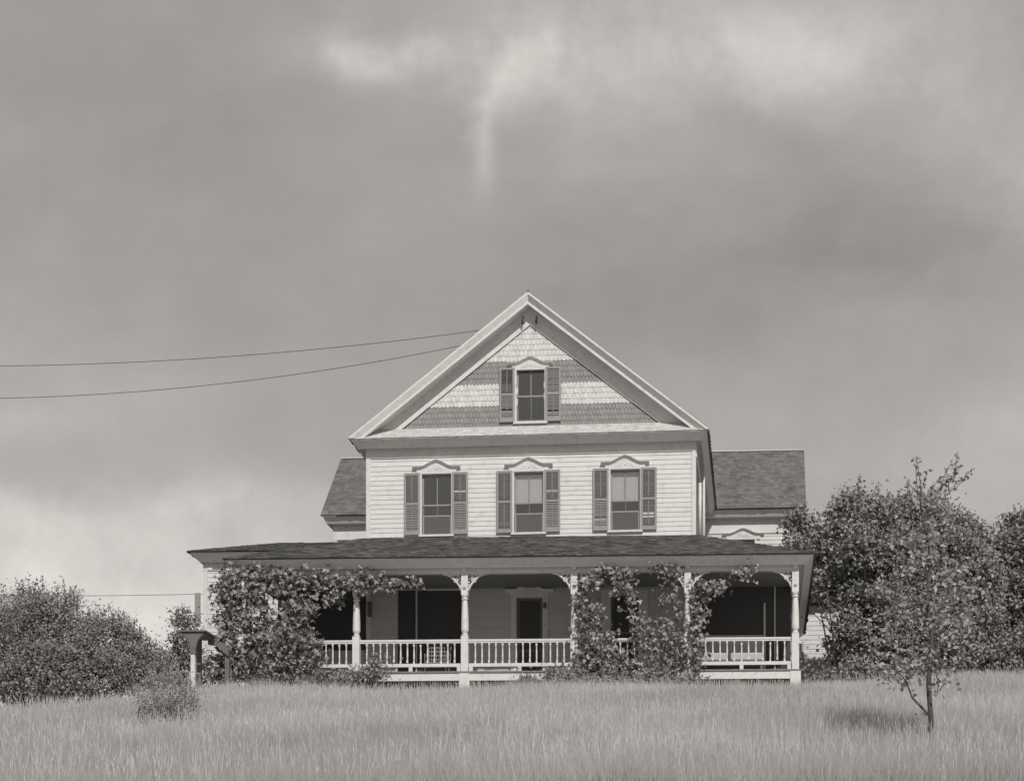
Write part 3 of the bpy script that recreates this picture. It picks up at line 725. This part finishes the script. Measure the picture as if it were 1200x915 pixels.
# --- low ell at the right rear
mb = MB(); boards(mb, lambda a, o, z: (a, 9.3-o, z), 1.12, 2.45, -1.0, 3.5, seed=43, exp=.135); boards(mb, lambda a, o, z: (2.45+o, a, z), 9.3, 14, -1.0, 3.5, seed=44); mb.build('rear_ell_wall', M['white'], house)
mb = MB(); roof_plane(mb, (1.1, 9.0, 3.55), (2.75, 9.0, 3.55), (2.75, 11.6, 4.6), (1.1, 11.6, 4.6), 53); mb.add([(1.1, 11.6, 4.6), (2.75, 11.6, 4.6), (2.75, 14.2, 3.55), (1.1, 14.2, 3.55)], [(0, 1, 2, 3)])
mb.build('rear_ell_roof', M['roof'], house)

# ================================================================= porch furniture
ch = empty('rocking_chair', (-7.85, 1.25, 0), 'pale wicker rocking chair on the porch behind the railing in front of the dark window', 'chair')
mb = MB(); cx, cy = -7.85, 1.25
for i in range(9):
    t = -.24+.06*i; mb.tube([(cx+t, cy+.20, .42), (cx+t*1.1, cy+.30, 1.04-.9*abs(t)**2)], .010, 5)
for k in range(6): mb.bar((cx-.25, cy+.205+.02*k, .47+.1*k), (cx+.25, cy+.205+.02*k, .47+.1*k), .014, .03)
mb.tube([(cx-.27, cy+.2, .40), (cx-.29, cy+.3, 1.0), (cx-.15, cy+.32, 1.08), (cx+.15, cy+.32, 1.08), (cx+.29, cy+.3, 1.0), (cx+.27, cy+.2, .40)], .018, 6); mb.build('backrest', M['wicker'], ch)
mb = MB(); mb.box(cx-.27, cx+.27, cy-.25, cy+.22, .39, .43); mb.build('seat', M['wicker'], ch, None, .01)
for sx in (-1, 1):
    mb = MB(); mb.tube([(cx+sx*.25, cy-.42, .10), (cx+sx*.25, cy-.2, .035), (cx+sx*.25, cy+.05, .018), (cx+sx*.25, cy+.35, .05), (cx+sx*.25, cy+.5, .12)], .018, 6); mb.build('rocker', M['wicker'], ch)
    mb = MB(); mb.tube([(cx+sx*.25, cy-.22, .04), (cx+sx*.26, cy-.22, .62), (cx+sx*.27, cy+.26, .66)], .018, 6); mb.build('armrest', M['wicker'], ch)
    mb = MB(); mb.tube([(cx+sx*.25, cy+.2, .03), (cx+sx*.25, cy+.2, .40)], .016, 6); mb.build('leg', M['wicker'], ch)
db = empty('daybed', (-.75, 1.1, 0), 'low porch daybed with two pale cushions behind the railing at the right end', 'daybed')
mb = MB(); mb.box(-1.55, .10, .75, 1.45, .28, .36); mb.build('frame', M['darkwood'], db, None, .01)
for x in (-1.5, .05):
    for y in (.8, 1.4):
        mb = MB(); mb.box(x-.03, x+.03, y-.03, y+.03, 0, .28); mb.build('leg', M['darkwood'], db)
for x0, x1 in ((-1.5, -.78), (-.70, .08)):
    mb = MB(); mb.box(x0, x1, .76, 1.44, .36, .56); o = mb.build('cushion', M['cushion'], db, None, .05); o.modifiers['bevel'].segments = 4

# ================================================================= shelter at the left end
sh = empty('entry_shelter', (-12.9, -1.2, -.9), 'small dark flat-roofed shelter on a white post beside the left end of the porch', 'shelter')
x, y = -12.90, -1.2
mb = MB(); mb.box(x-.36, x+.28, y-.30, y+.5, .70, .74); mb.box(x-.30, x+.22, y-.25, y+.45, .64, .70); mb.build('roof', M['darkwood'], sh, None, .006)
mb = MB(); mb.box(x-.04, x+.055, y-.37, y-.27, -1.6, .16); mb.build('white_post', M['trim'], sh, None, .004)
mb = MB(); mb.prism([(x-.22, .62), (x-.10, .52), (x-.05, .30), (x-.05, .16), (x+.07, .16), (x+.07, .30), (x+.13, .50), (x+.24, .62)], lambda a, o, z: (a, o, z), y-.37, y-.27); mb.build('bracket', M['darkwood'], sh)
for dx, dy in ((-.12, .38), (.505, .51)):
    mb = MB(); mb.box(x+dx-.05, x+dx+.05, y+dy, y+dy+.1, -1.6, .638 if dx < .3 else .45); mb.build('rear_post', M['darkwood'], sh)
mb = MB(); mb.prism([(x+.08, .64), (x+.30, .64), (x+.45, .58), (x+.56, .46), (x+.56, .28), (x+.45, .36), (x+.36, .46), (x+.24, .53), (x+.08, .55)], lambda a, o, z: (a, o, z), y+.44, y+.5); mb.build('arch', M['darkwood'], sh)

# ================================================================= wires
def wire(name, p0, p1, sag, label, r=.0075):
    mb = MB(); pts = []
    for i in range(41):
        t = i/40; pts.append((p0[0]+(p1[0]-p0[0])*t, p0[1]+(p1[1]-p0[1])*t, p0[2]+(p1[2]-p0[2])*t-4*sag*t*(1-t)))
    mb.tube(pts, r, 5); o = mb.build(name, M['metal'], None, loc=p1); props(o, label, 'wire', 'power lines running to the gable'); return o
a = W(563, 387, 3.2); b = W(-260, 424, 3.2); 
wire('power_line', b, a, .42, 'upper of the two thin wires sagging in to the left gable slope')
a = W(545, 404, 3.2); b = W(-260, 460, 3.2); wire('power_line', b, a, .62, 'lower of the two thin wires sagging in to the left gable slope')
a = W(262, 695, 12); b = W(-60, 697, 12); o = wire('clothes_line', b, a, .05, 'faint low wire stretched behind the left bushes towards the house', .008); del o['group']

# ================================================================= plants
def branchy(mb, base, targets, r0, n=5, wob=.12, fork=.45):
    base = Vector(base)
    for t in targets:
        t = Vector(t); h = (t-base).length
        mid = base.lerp(t, fork)+Vector((random.uniform(-wob, wob)*h*.4, random.uniform(-wob, wob)*h*.4, h*.06))
        q = base.lerp(mid, .5)+Vector((random.uniform(-.04, .04), random.uniform(-.04, .04), 0))
        mb.tube([base, q, mid, mid.lerp(t, .55)+Vector((random.uniform(-.06, .06), 0, .03)), t], [r0, r0*.8, r0*.55, r0*.35, r0*.15], n)
def blob_px(L, Y):
    out = []
    for b in L:
        px, py, rx, ry = b[:4]; yy = Y+(b[4] if len(b) > 4 else 0); s = sc(yy); p = W(px, py, yy)
        out.append((p[0], yy, p[2], rx/s*.93, max(.25, min(rx, ry)/s*1.0), ry/s*.93))
    return out
def shoots(P, tips, n, L_, leaf_gap, mb, up=1.):
    """thin upright shoots with leaves rising from clump centres"""
    out = []
    idx = RNG.choice(len(tips), min(n, len(tips)), replace=False)
    for i in idx:
        b = Vector(tips[i]); l = L_*random.uniform(.5, 1.3); d = Vector((random.gauss(0, .35), random.gauss(0, .25), up)).normalized()
        e = b+d*l+Vector((0, 0, 0)); mb.tube([b, b.lerp(e, .5)+Vector((random.gauss(0, .02), 0, 0)), e], [.010, .007, .003], 4)
        k = int(l/leaf_gap)
        for j in range(k):
            q = b.lerp(e, (j+.5)/k); out.append((q.x+random.gauss(0, .03), q.y+random.gauss(0, .03), q.z+random.gauss(0, .02)))
    return np.array(out)
def plant(name, label, cat, blobs, Y, base, per, sig, sub, size, m, group=None, kind='oval', shoot=(0, .4, .05), trunk=.09, nb=30, fill=.25, bias=(.15, -.45, .75), top_only=True, trunk_mat='bark', extra=None, part=('trunk', 'crown')):
    base = (base[0], base[1], float(gz(base[0], base[1]))-.05)
    root = empty(name, base, label, cat, group)
    B = blob_px(blobs, Y); P, C = clumps(B, per, sig, sub, fill, low=lambda x, y: gz(x, y)+.05)
    mb = MB(); k = RNG.choice(len(C), min(nb, len(C)), replace=False); C2 = C[C[:, 2] > base[2]+.5] if len(C[C[:, 2] > base[2]+.5]) else C
    k = RNG.choice(len(C2), min(nb, len(C2)), replace=False)
    if nb: branchy(mb, base, [tuple(c) for c in C2[k]], trunk)
    if shoot[0]:
        zt = np.array([max([b[2]+b[5]*math.sqrt(max(0, 1-((c[0]-b[0])/b[3])**2)) for b in B if abs(c[0]-b[0]) < b[3]]+[-9]) for c in C])
        tips = C[C[:, 2] > zt-.25]
        if len(tips) > 3:
            q = shoots(P, tips, shoot[0], shoot[1], shoot[2], mb)
            if len(q): P = np.concatenate([P, q])
    if extra is not None: P = np.concatenate([P, extra(mb)])
    mb.build(part[0], M[trunk_mat], root)
    V, n, f = leaf_verts(P, size, bias=bias, kind=kind); np_mesh(part[1], V, n, f, M[m], root)
    return root, C
# big tree mass at the right
T1 = [(1018, 669, 66, 62), (1090, 669, 70, 60), (936, 639, 26, 34, 0.5), (1006, 614, 34, 38), (1052, 616, 36, 38), (1100, 626, 34, 34), (1132, 632, 26, 30), (1145, 684, 22, 50), (1022, 738, 48, 60, -0.5), (1085, 743, 64, 60, -0.6), (988, 684, 26, 36), (1140, 738, 32, 50)]
def apples(root, C, n):
    f = C[C[:, 1] < np.median(C[:, 1])]
    for i in RNG.choice(len(f), n, replace=False):
        p = f[i]; mb = MB(); r_ = .04
        mb.lathe(p[0], p[1]-.12, [(.006, p[2]-r_), (r_*.8, p[2]-r_*.6), (r_, p[2]), (r_*.75, p[2]+r_*.65), (.006, p[2]+r_*.8)], 8); mb.build('fruit', M['apple'], root, smooth=True)
tr, C1 = plant('broadleaf_tree', 'large rounded leafy tree standing behind the slender sapling, right of the porch', 'tree', T1, 4.8, (3.6, 4.8), 95, .165, 5.6, .11, 'leaf', 'trees at the right of the house', shoot=(26, .45, .04), trunk=.16, nb=46)
T2 = [(1152, 788, 24, 18, -1.5), (1196, 640, 20, 34), (1178, 768, 26, 34, -1.), (1215, 775, 30, 34, -1.), (1205, 665, 48, 60), (1250, 660, 60, 70), (1185, 705, 34, 50), (1230, 735, 60, 50), (1168, 720, 18, 40), (1300, 680, 50, 90)]
plant('broadleaf_tree', 'dark leafy tree cut by the right edge, next to the large rounded one', 'tree', T2, 6.5, (7.6, 6.5), 95, .165, 5.4, .11, 'leaf', 'trees at the right of the house', shoot=(12, .35, .04), trunk=.14, nb=26)
plant('leafy_bush', 'loose low bush at the foot of the large rounded tree, right of the porch corner', 'bush', [(995, 792, 28, 18), (1022, 806, 34, 18), (962, 798, 14, 10), (1060, 795, 26, 16)], 1.6, (2.3, 1.6), 40, .13, 13, .10, 'leaf_pale', None, trunk=.03, nb=14, part=('stem', 'foliage'), shoot=(10, .3, .05))
# bare leaning branches near the porch's right end
root = empty('dead_branches', (1.9, 4.2, float(gz(1.9, 4.2))), 'bare dark branches leaning across the white rear wall beside the porch corner', 'branches')
mb = MB()
for a, b in (((948, 660), (972, 770)), ((958, 690), (985, 780)), ((950, 715), (990, 760)), ((970, 690), (978, 800))):
    p, q = Vector(W(*a, 3.8)), Vector(W(*b, 4.0)); p2 = Vector((q.x+.08, q.y, float(gz(q.x, q.y))))
    mb.tube([p, p.lerp(q, .5)+Vector((.04, 0, 0)), q, p2], [.010, .018, .024, .03], 5)
mb.build('branch', M['bark'], root)
# left bushes
B1 = [(15, 742, 60, 54), (62, 738, 52, 46), (122, 758, 48, 38), (166, 776, 28, 34), (50, 790, 60, 40, -.6), (110, 790, 60, 36, -.6), (-40, 770, 60, 70), (160, 785, 36, 30, -.3)]
plant('thicket_bush', 'wide dense bush with wispy shoots on the left slope', 'bush', B1, -1.6, (-16.3, -1.6), 62, .14, 12, .062, 'leaf_dark', 'bushes left of the house', shoot=(120, .36, .030), trunk=.05, nb=50, part=('stem', 'foliage'))
B2 = [(214, 750, 13, 34), (208, 780, 16, 32), (219, 722, 8, 16), (244, 788, 14, 18)]
plant('thicket_bush', 'narrow tall bush standing between the wide left bush and the house', 'bush', B2, 2.6, (-14.4, 2.6), 40, .14, 12, .085, 'leaf_pale', 'bushes left of the house', shoot=(8, .3, .04), trunk=.04, nb=14, part=('stem', 'foliage'))
# wispy shrub in the grass at the left
gp = gxy(190, 858)
B3 = [(193, 814, 36, 34), (176, 836, 20, 20), (212, 832, 20, 20)]
plant('wispy_shrub', 'small hazy fine-leaved shrub standing in the grass in front of the left bush', 'shrub', B3, gp[1], (gp[0], gp[1]), 34, .10, 26, .03, 'leaf_sap', None, shoot=(70, .28, .03), trunk=.012, nb=60, part=('stem', 'foliage'), fill=.5, trunk_mat='twig')
gp = gxy(24, 846)
plant('young_sapling', 'thin pale-stemmed young tree in front of the left bush at the left edge', 'tree', [(22, 725, 14, 22), (10, 745, 14, 22), (30, 755, 14, 20)], gp[1], (gp[0], gp[1]), 22, .10, 16, .05, 'leaf_pale', None, shoot=(10, .3, .05), trunk=.022, nb=12, trunk_mat='twig')
# slender sapling in front at the right
gp = gxy(1090, 884); sy = gp[1]; rb = (gp[0], sy, gp[2])
def sap_branch(mb):
    s = sc(sy); out = []
    T = [Vector(W(*q, sy)) for q in ((1089, 888), (1091, 845), (1088, 800), (1092, 750), (1086, 700), (1090, 650), (1080, 600), (1078, 560))]
    mb.tube(T, [.035, .032, .029, .025, .022, .016, .010, .005], 8)
    for pts, r_ in ((((1089, 838), (1068, 818), (1060, 800), (1040, 780)), .016), (((1090, 760), (1110, 735), (1118, 715)), .012), (((1087, 705), (1062, 672), (1050, 640)), .012), (((1088, 725), (1070, 700), (1062, 680)), .010),
                    (((1088, 690), (1110, 640), (1125, 590)), .011), (((1080, 600), (1100, 575), (1118, 533)), .007), (((1080, 600), (1075, 570), (1073, 540)), .006), (((1089, 800), (1078, 780), (1062, 765)), .012), (((1092, 770), (1100, 800), (1098, 815)), .008), (((1090, 650), (1120, 680), (1140, 690)), .009), (((1087, 705), (1040, 700), (1020, 690)), .009)):
        dy = random.uniform(-.35, .35); P = [Vector(W(*q, sy)) for q in pts]
        for k, p in enumerate(P): p.y += dy*k/len(P)
        mb.tube(P, [r_*(1-.25*k) for k in range(len(P))], 5)
        for k in range(len(P)-1):
            m = int((P[k+1]-P[k]).length/.035)
            for j in range(m):
                q = P[k].lerp(P[k+1], j/m); out.append((q.x+random.gauss(0, .045), q.y+random.gauss(0, .04), q.z+random.gauss(0, .03)))
    # long leafy top twigs
    for pts in (((1118, 560), (1122, 532)), ((1100, 575), (1126, 548)), ((1105, 565), (1132, 562)), ((1078, 560), (1073, 536)), ((1060, 600), (1052, 578)), ((1080, 575), (1088, 550)), ((1118, 575), (1140, 548)), ((1095, 590), (1108, 552)), ((1070, 590), (1062, 560)), ((1085, 610), (1098, 572))):
        P = [Vector(W(*q, sy)) for q in pts]; mb.tube(P, [.005, .002], 4)
        for j in range(16):
            q = P[0].lerp(P[1], j/15); out.append((q.x+random.gauss(0, .022), q.y+random.gauss(0, .02), q.z+random.gauss(0, .015)))
    return np.array(out)
SB = [(1072, 785, 24, 16), (1048, 795, 14, 10), (1104, 790, 14, 14), (1080, 690, 46, 40), (1050, 720, 28, 26), (1120, 715, 26, 28), (1075, 640, 28, 34), (1100, 600, 22, 26), (1095, 760, 34, 26), (1040, 765, 20, 18), (1130, 680, 16, 18)]
tr2, C2 = plant('apple_sapling', 'slender young tree rising from the meadow grass in front of the right-hand trees', 'tree', SB, sy, (rb[0], rb[1]), 9, .08, 24, .066, 'leaf_sap', None, shoot=(16, .22, .03), trunk=.006, nb=0, fill=.1, extra=sap_branch)
apples(tr, C1, 16)

# vines ---------------------------------------------------------------
def vine(label, blobs, Y, base, n_per, paths, size=.10, sub=38, fill=.3, sig=.10):
    z = float(gz(*base)); root = empty('climbing_vine', (base[0], base[1], z), label, 'vine', 'vines climbing the front of the porch')
    B = []
    for b in blobs:
        px, py, rx, ry = b[:4]; yy = Y+(b[4] if len(b) > 4 else 0); s = sc(yy); p = W(px, py, yy); B.append((p[0], yy, p[2], rx/s*.86, .16 if ry < 25 else .26, ry/s*.86))
    P, C = clumps(B, n_per, sig, sub, fill)
    P[:, 1] = np.minimum(P[:, 1], 1.2); P = P[P[:, 2] > gz(P[:, 0], P[:, 1])]
    mb = MB()
    for pa in paths:
        Q = [Vector((base[0]+random.uniform(-.15, .15), base[1], z))]+[Vector(W(q[0], q[1], Y+random.uniform(-.05, .12))) for q in pa]
        k = len(Q); mb.tube(Q, [.022*(1-.75*i/(k-1)) for i in range(k)], 5)
    k = RNG.choice(len(C), min(len(C), 26), replace=False); nodes = [Vector(W(q[0], q[1], Y)) for pa in paths for q in pa]
    for i in k:
        c = Vector(C[i]); s = min(nodes, key=lambda n_: (n_-c).length); mb.tube([s, s.lerp(c, .5)+Vector((0, -.02, .04)), c], [.008, .006, .003], 4)
    mb.build('stem', M['bark'], root)
    V, n, f = leaf_verts(P, size, bias=(.2, -.8, .5), spread=.8, kind='heart'); np_mesh('foliage', V, n, f, M['leaf_vine'], root)
vine('big tangled grape vine smothering the left end of the porch', [(285, 684, 36, 26), (268, 700, 17, 34), (268, 745, 14, 40), (263, 782, 14, 24), (330, 684, 34, 18), (300, 725, 26, 26), (372, 683, 30, 14), (410, 682, 24, 10), (440, 684, 20, 9), (462, 684, 12, 5), (488, 683, 8, 4), (310, 765, 40, 34), (345, 780, 30, 22), (345, 745, 22, 28), (352, 712, 22, 16), (368, 760, 10, 16), (270, 785, 26, 22), (425, 675, 12, 7), (395, 700, 9, 8), (378, 790, 12, 12)],
     -.30, (-12.3, -.45), 7, [[(275, 780), (268, 720), (280, 680), (330, 680), (400, 680), (460, 683), (492, 684)], [(300, 770), (320, 740), (350, 700)], [(345, 790), (352, 750), (330, 700), (300, 690)]], sub=34)
vine('vine wrapping the middle porch post just right of the front door', [(686, 700, 9, 26), (692, 740, 15, 34), (690, 780, 22, 22), (702, 678, 12, 9), (715, 672, 12, 7)],
     -.22, (-4.2, -.35), 6, [[(688, 780), (685, 730), (684, 690), (700, 676), (722, 672)]], sub=34)
vine('ragged vine hanging across the railing between the two right-hand bays', [(722, 690, 10, 10), (735, 676, 14, 10), (738, 700, 6, 20), (745, 727, 9, 16), (762, 733, 16, 8), (752, 752, 18, 12), (776, 668, 12, 6), (790, 672, 12, 8), (790, 690, 7, 12), (795, 712, 5, 16), (775, 702, 10, 5), (785, 745, 22, 20), (770, 775, 34, 20), (730, 780, 28, 18), (810, 772, 18, 24), (715, 755, 14, 22)],
     -.25, (-2.6, -.4), 5, [[(760, 780), (745, 740), (738, 690), (740, 674)], [(775, 780), (782, 740), (774, 700), (772, 690)], [(800, 780), (790, 720), (796, 690), (785, 670), (765, 668)]], size=.095, sub=28)
vine('vine reaching from the post into the dark right-hand bay', [(820, 690, 8, 12), (818, 715, 8, 18), (835, 690, 9, 8), (846, 685, 6, 7), (816, 742, 9, 20), (868, 673, 10, 6), (880, 667, 9, 6), (824, 700, 8, 8)],
     -.18, (-1.5, -.35), 6, [[(816, 770), (812, 730), (818, 695), (845, 684), (860, 676), (884, 668)]], sub=34)
for i, (L_, lab, cat_) in enumerate((([(420, 794, 16, 8), (440, 784, 10, 15), (398, 797, 10, 5)], 'leafy bush in front of the railing between the first two clear posts from the left', 0),
    ([(620, 797, 12, 5), (650, 793, 12, 8), (665, 797, 10, 6)], 'small low bush against the porch apron below the front door', 0),
    ([(700, 799, 24, 8), (745, 800, 34, 8), (790, 799, 26, 9), (815, 801, 12, 5)], 'long low bush along the foot of the porch beneath the ragged vine', 0))):
    p = W(L_[0][0], 800, -.6); plant('foundation_bush', lab, 'bush', L_, -.6, (p[0], -.6), 26, .12, 26, .075, 'leaf_pale', 'bushes along the foot of the porch', trunk=.015, nb=14, part=('stem', 'foliage'), shoot=(12, .25, .05))

# ================================================================= world, sun, camera
sd = Vector((.33, -1., .85)).normalized()
w = bpy.data.worlds.new('World'); S.world = w; w.use_nodes = True
N = w.node_tree.nodes; L = w.node_tree.links; bg = N['Background']; bg.inputs['Strength'].default_value = .1
sky = N.new('ShaderNodeTexSky'); sky.sky_type = 'NISHITA'; sky.sun_disc = False
sky.sun_elevation = math.asin(sd.z); sky.sun_rotation = math.atan2(sd.x, sd.y); sky.altitude = 200
bw = N.new('ShaderNodeRGBToBW'); L.new(sky.outputs[0], bw.inputs[0])
def mth(op, a, b=0., c=None, clamp=False):
    n = N.new('ShaderNodeMath'); n.operation = op; n.use_clamp = clamp
    for i, q in enumerate((a, b) if c is None else (a, b, c)):
        if isinstance(q, (int, float)): n.inputs[i].default_value = q
        else: L.new(q, n.inputs[i])
    return n.outputs[0]
tc = N.new('ShaderNodeTexCoord'); sp_ = N.new('ShaderNodeSeparateXYZ'); L.new(tc.outputs['Generated'], sp_.inputs[0])
dy = mth('MAXIMUM', sp_.outputs[1], .08)
u = mth('DIVIDE', sp_.outputs[0], dy); v = mth('DIVIDE', sp_.outputs[2], dy)
def noise(scale, detail, rough, sx=1, sy=1, off=0.):
    cb = N.new('ShaderNodeCombineXYZ'); L.new(mth('MULTIPLY', u, sx), cb.inputs[0]); L.new(mth('MULTIPLY', v, sy), cb.inputs[1]); cb.inputs[2].default_value = off
    n = N.new('ShaderNodeTexNoise'); n.inputs['Scale'].default_value = scale; n.inputs['Detail'].default_value = detail; n.inputs['Roughness'].default_value = rough
    L.new(cb.outputs[0], n.inputs['Vector']); return n.outputs['Fac']
n1 = noise(5.5, 7, .58); n2 = noise(7, 5, .5, .8, 1.3, 4.); n3 = noise(14, 9, .66, 1, .8, 9.); n4 = noise(22, 8, .6, .7, 1.2, 2.)
uw = mth('ADD', u, mth('MULTIPLY', mth('SUBTRACT', n1, .5), .16)); vw = mth('ADD', v, mth('MULTIPLY', mth('SUBTRACT', n2, .5), .14))
def blob(px, py, rx, ry, amp, warp=True):
    cu, cv = (px-890)/F, (YH-py)/F
    a = mth('DIVIDE', mth('SUBTRACT', uw if warp else u, cu), rx/F); b = mth('DIVIDE', mth('SUBTRACT', vw if warp else v, cv), ry/F)
    r2 = mth('ADD', mth('MULTIPLY', a, a), mth('MULTIPLY', b, b))
    return mth('MULTIPLY', mth('EXPONENT', mth('MULTIPLY', r2, -1.)), amp)
SKY = [(40, 720, 430, 110, .27), (120, 610, 240, 34, .10), (60, 450, 170, 50, .07), (860, 30, 330, 95, .20), (640, 60, 90, 70, .10), (470, 40, 90, 40, .11), (420, 60, 40, 50, .06), (602, 95, 40, 60, .13), (570, 150, 17, 60, .10), (567, 165, 11, 48, .10, False), (585, 80, 22, 40, .05, False), (455, 35, 60, 30, .08), (950, 130, 220, 70, .10), (1185, 210, 60, 90, .09),
       (1160, 520, 200, 110, .09), (1000, 290, 240, 60, -.05), (700, 330, 240, 60, -.03), (560, 760, 500, 90, .06), (250, 130, 150, 130, -.02), (1190, 60, 70, 80, -.03), (700, 220, 160, 40, .03)]
tot = None
for b in SKY:
    q = blob(*b); tot = q if tot is None else mth('ADD', tot, q)
tot = mth('MULTIPLY', tot, mth('MAXIMUM', mth('ADD', mth('MULTIPLY', n3, 2.4), -.18), .15))
base = mth('ADD', mth('MULTIPLY', bw.outputs[0], .34), 2.85)      # clear-air part from the sky model + thin high veil
val = mth('ADD', base, mth('MULTIPLY', mth('ADD', tot, mth('ADD', mth('MULTIPLY', mth('SUBTRACT', n1, .5), .13), mth('MULTIPLY', mth('SUBTRACT', n4, .5), .085))), 10.))
val = mth('MAXIMUM', val, .4)
def ramp(sock, a, b, lo, hi):
    n = N.new('ShaderNodeMapRange'); n.interpolation_type = 'SMOOTHSTEP'; L.new(sock, n.inputs['Value'])
    for k, q in zip(('From Min', 'From Max', 'To Min', 'To Max'), (a, b, lo, hi)): n.inputs[k].default_value = q
    return n.outputs[0]
val = mth('MULTIPLY', val, mth('MULTIPLY', ramp(sp_.outputs[2], .52, .85, 1., .58), ramp(sp_.outputs[1], -.1, .35, .72, 1.)))
cb = N.new('ShaderNodeVectorMath'); cb.operation = 'SCALE'; cb.inputs[0].default_value = (1., .957, .905); L.new(val, cb.inputs['Scale'])
L.new(cb.outputs[0], bg.inputs['Color'])
sun = bpy.data.lights.new('sun', 'SUN'); sun.energy = 3.0; sun.angle = math.radians(.6); sun.color = (1., .958, .92)
so = bpy.data.objects.new('sun', sun); COL.objects.link(so); so.rotation_euler = (-sd).to_track_quat('-Z', 'Y').to_euler(); so.location = (20, -60, 50)
cam = bpy.data.cameras.new('camera'); co = bpy.data.objects.new('camera', cam); COL.objects.link(co)
co.location = CAM; co.rotation_euler = (math.radians(90), 0, A)
cam.sensor_width = 36; cam.lens = F/1200*36; cam.shift_x = (600-PPX)/1200; cam.shift_y = (YH-457.5)/1200; cam.clip_end = 6000; cam.clip_start = .1
S.camera = co
S.view_settings.view_transform = 'Standard'; S.view_settings.look = 'None'; S.view_settings.exposure = 0; S.view_settings.gamma = 1
S.render.resolution_x = 1024; S.render.resolution_y = 780
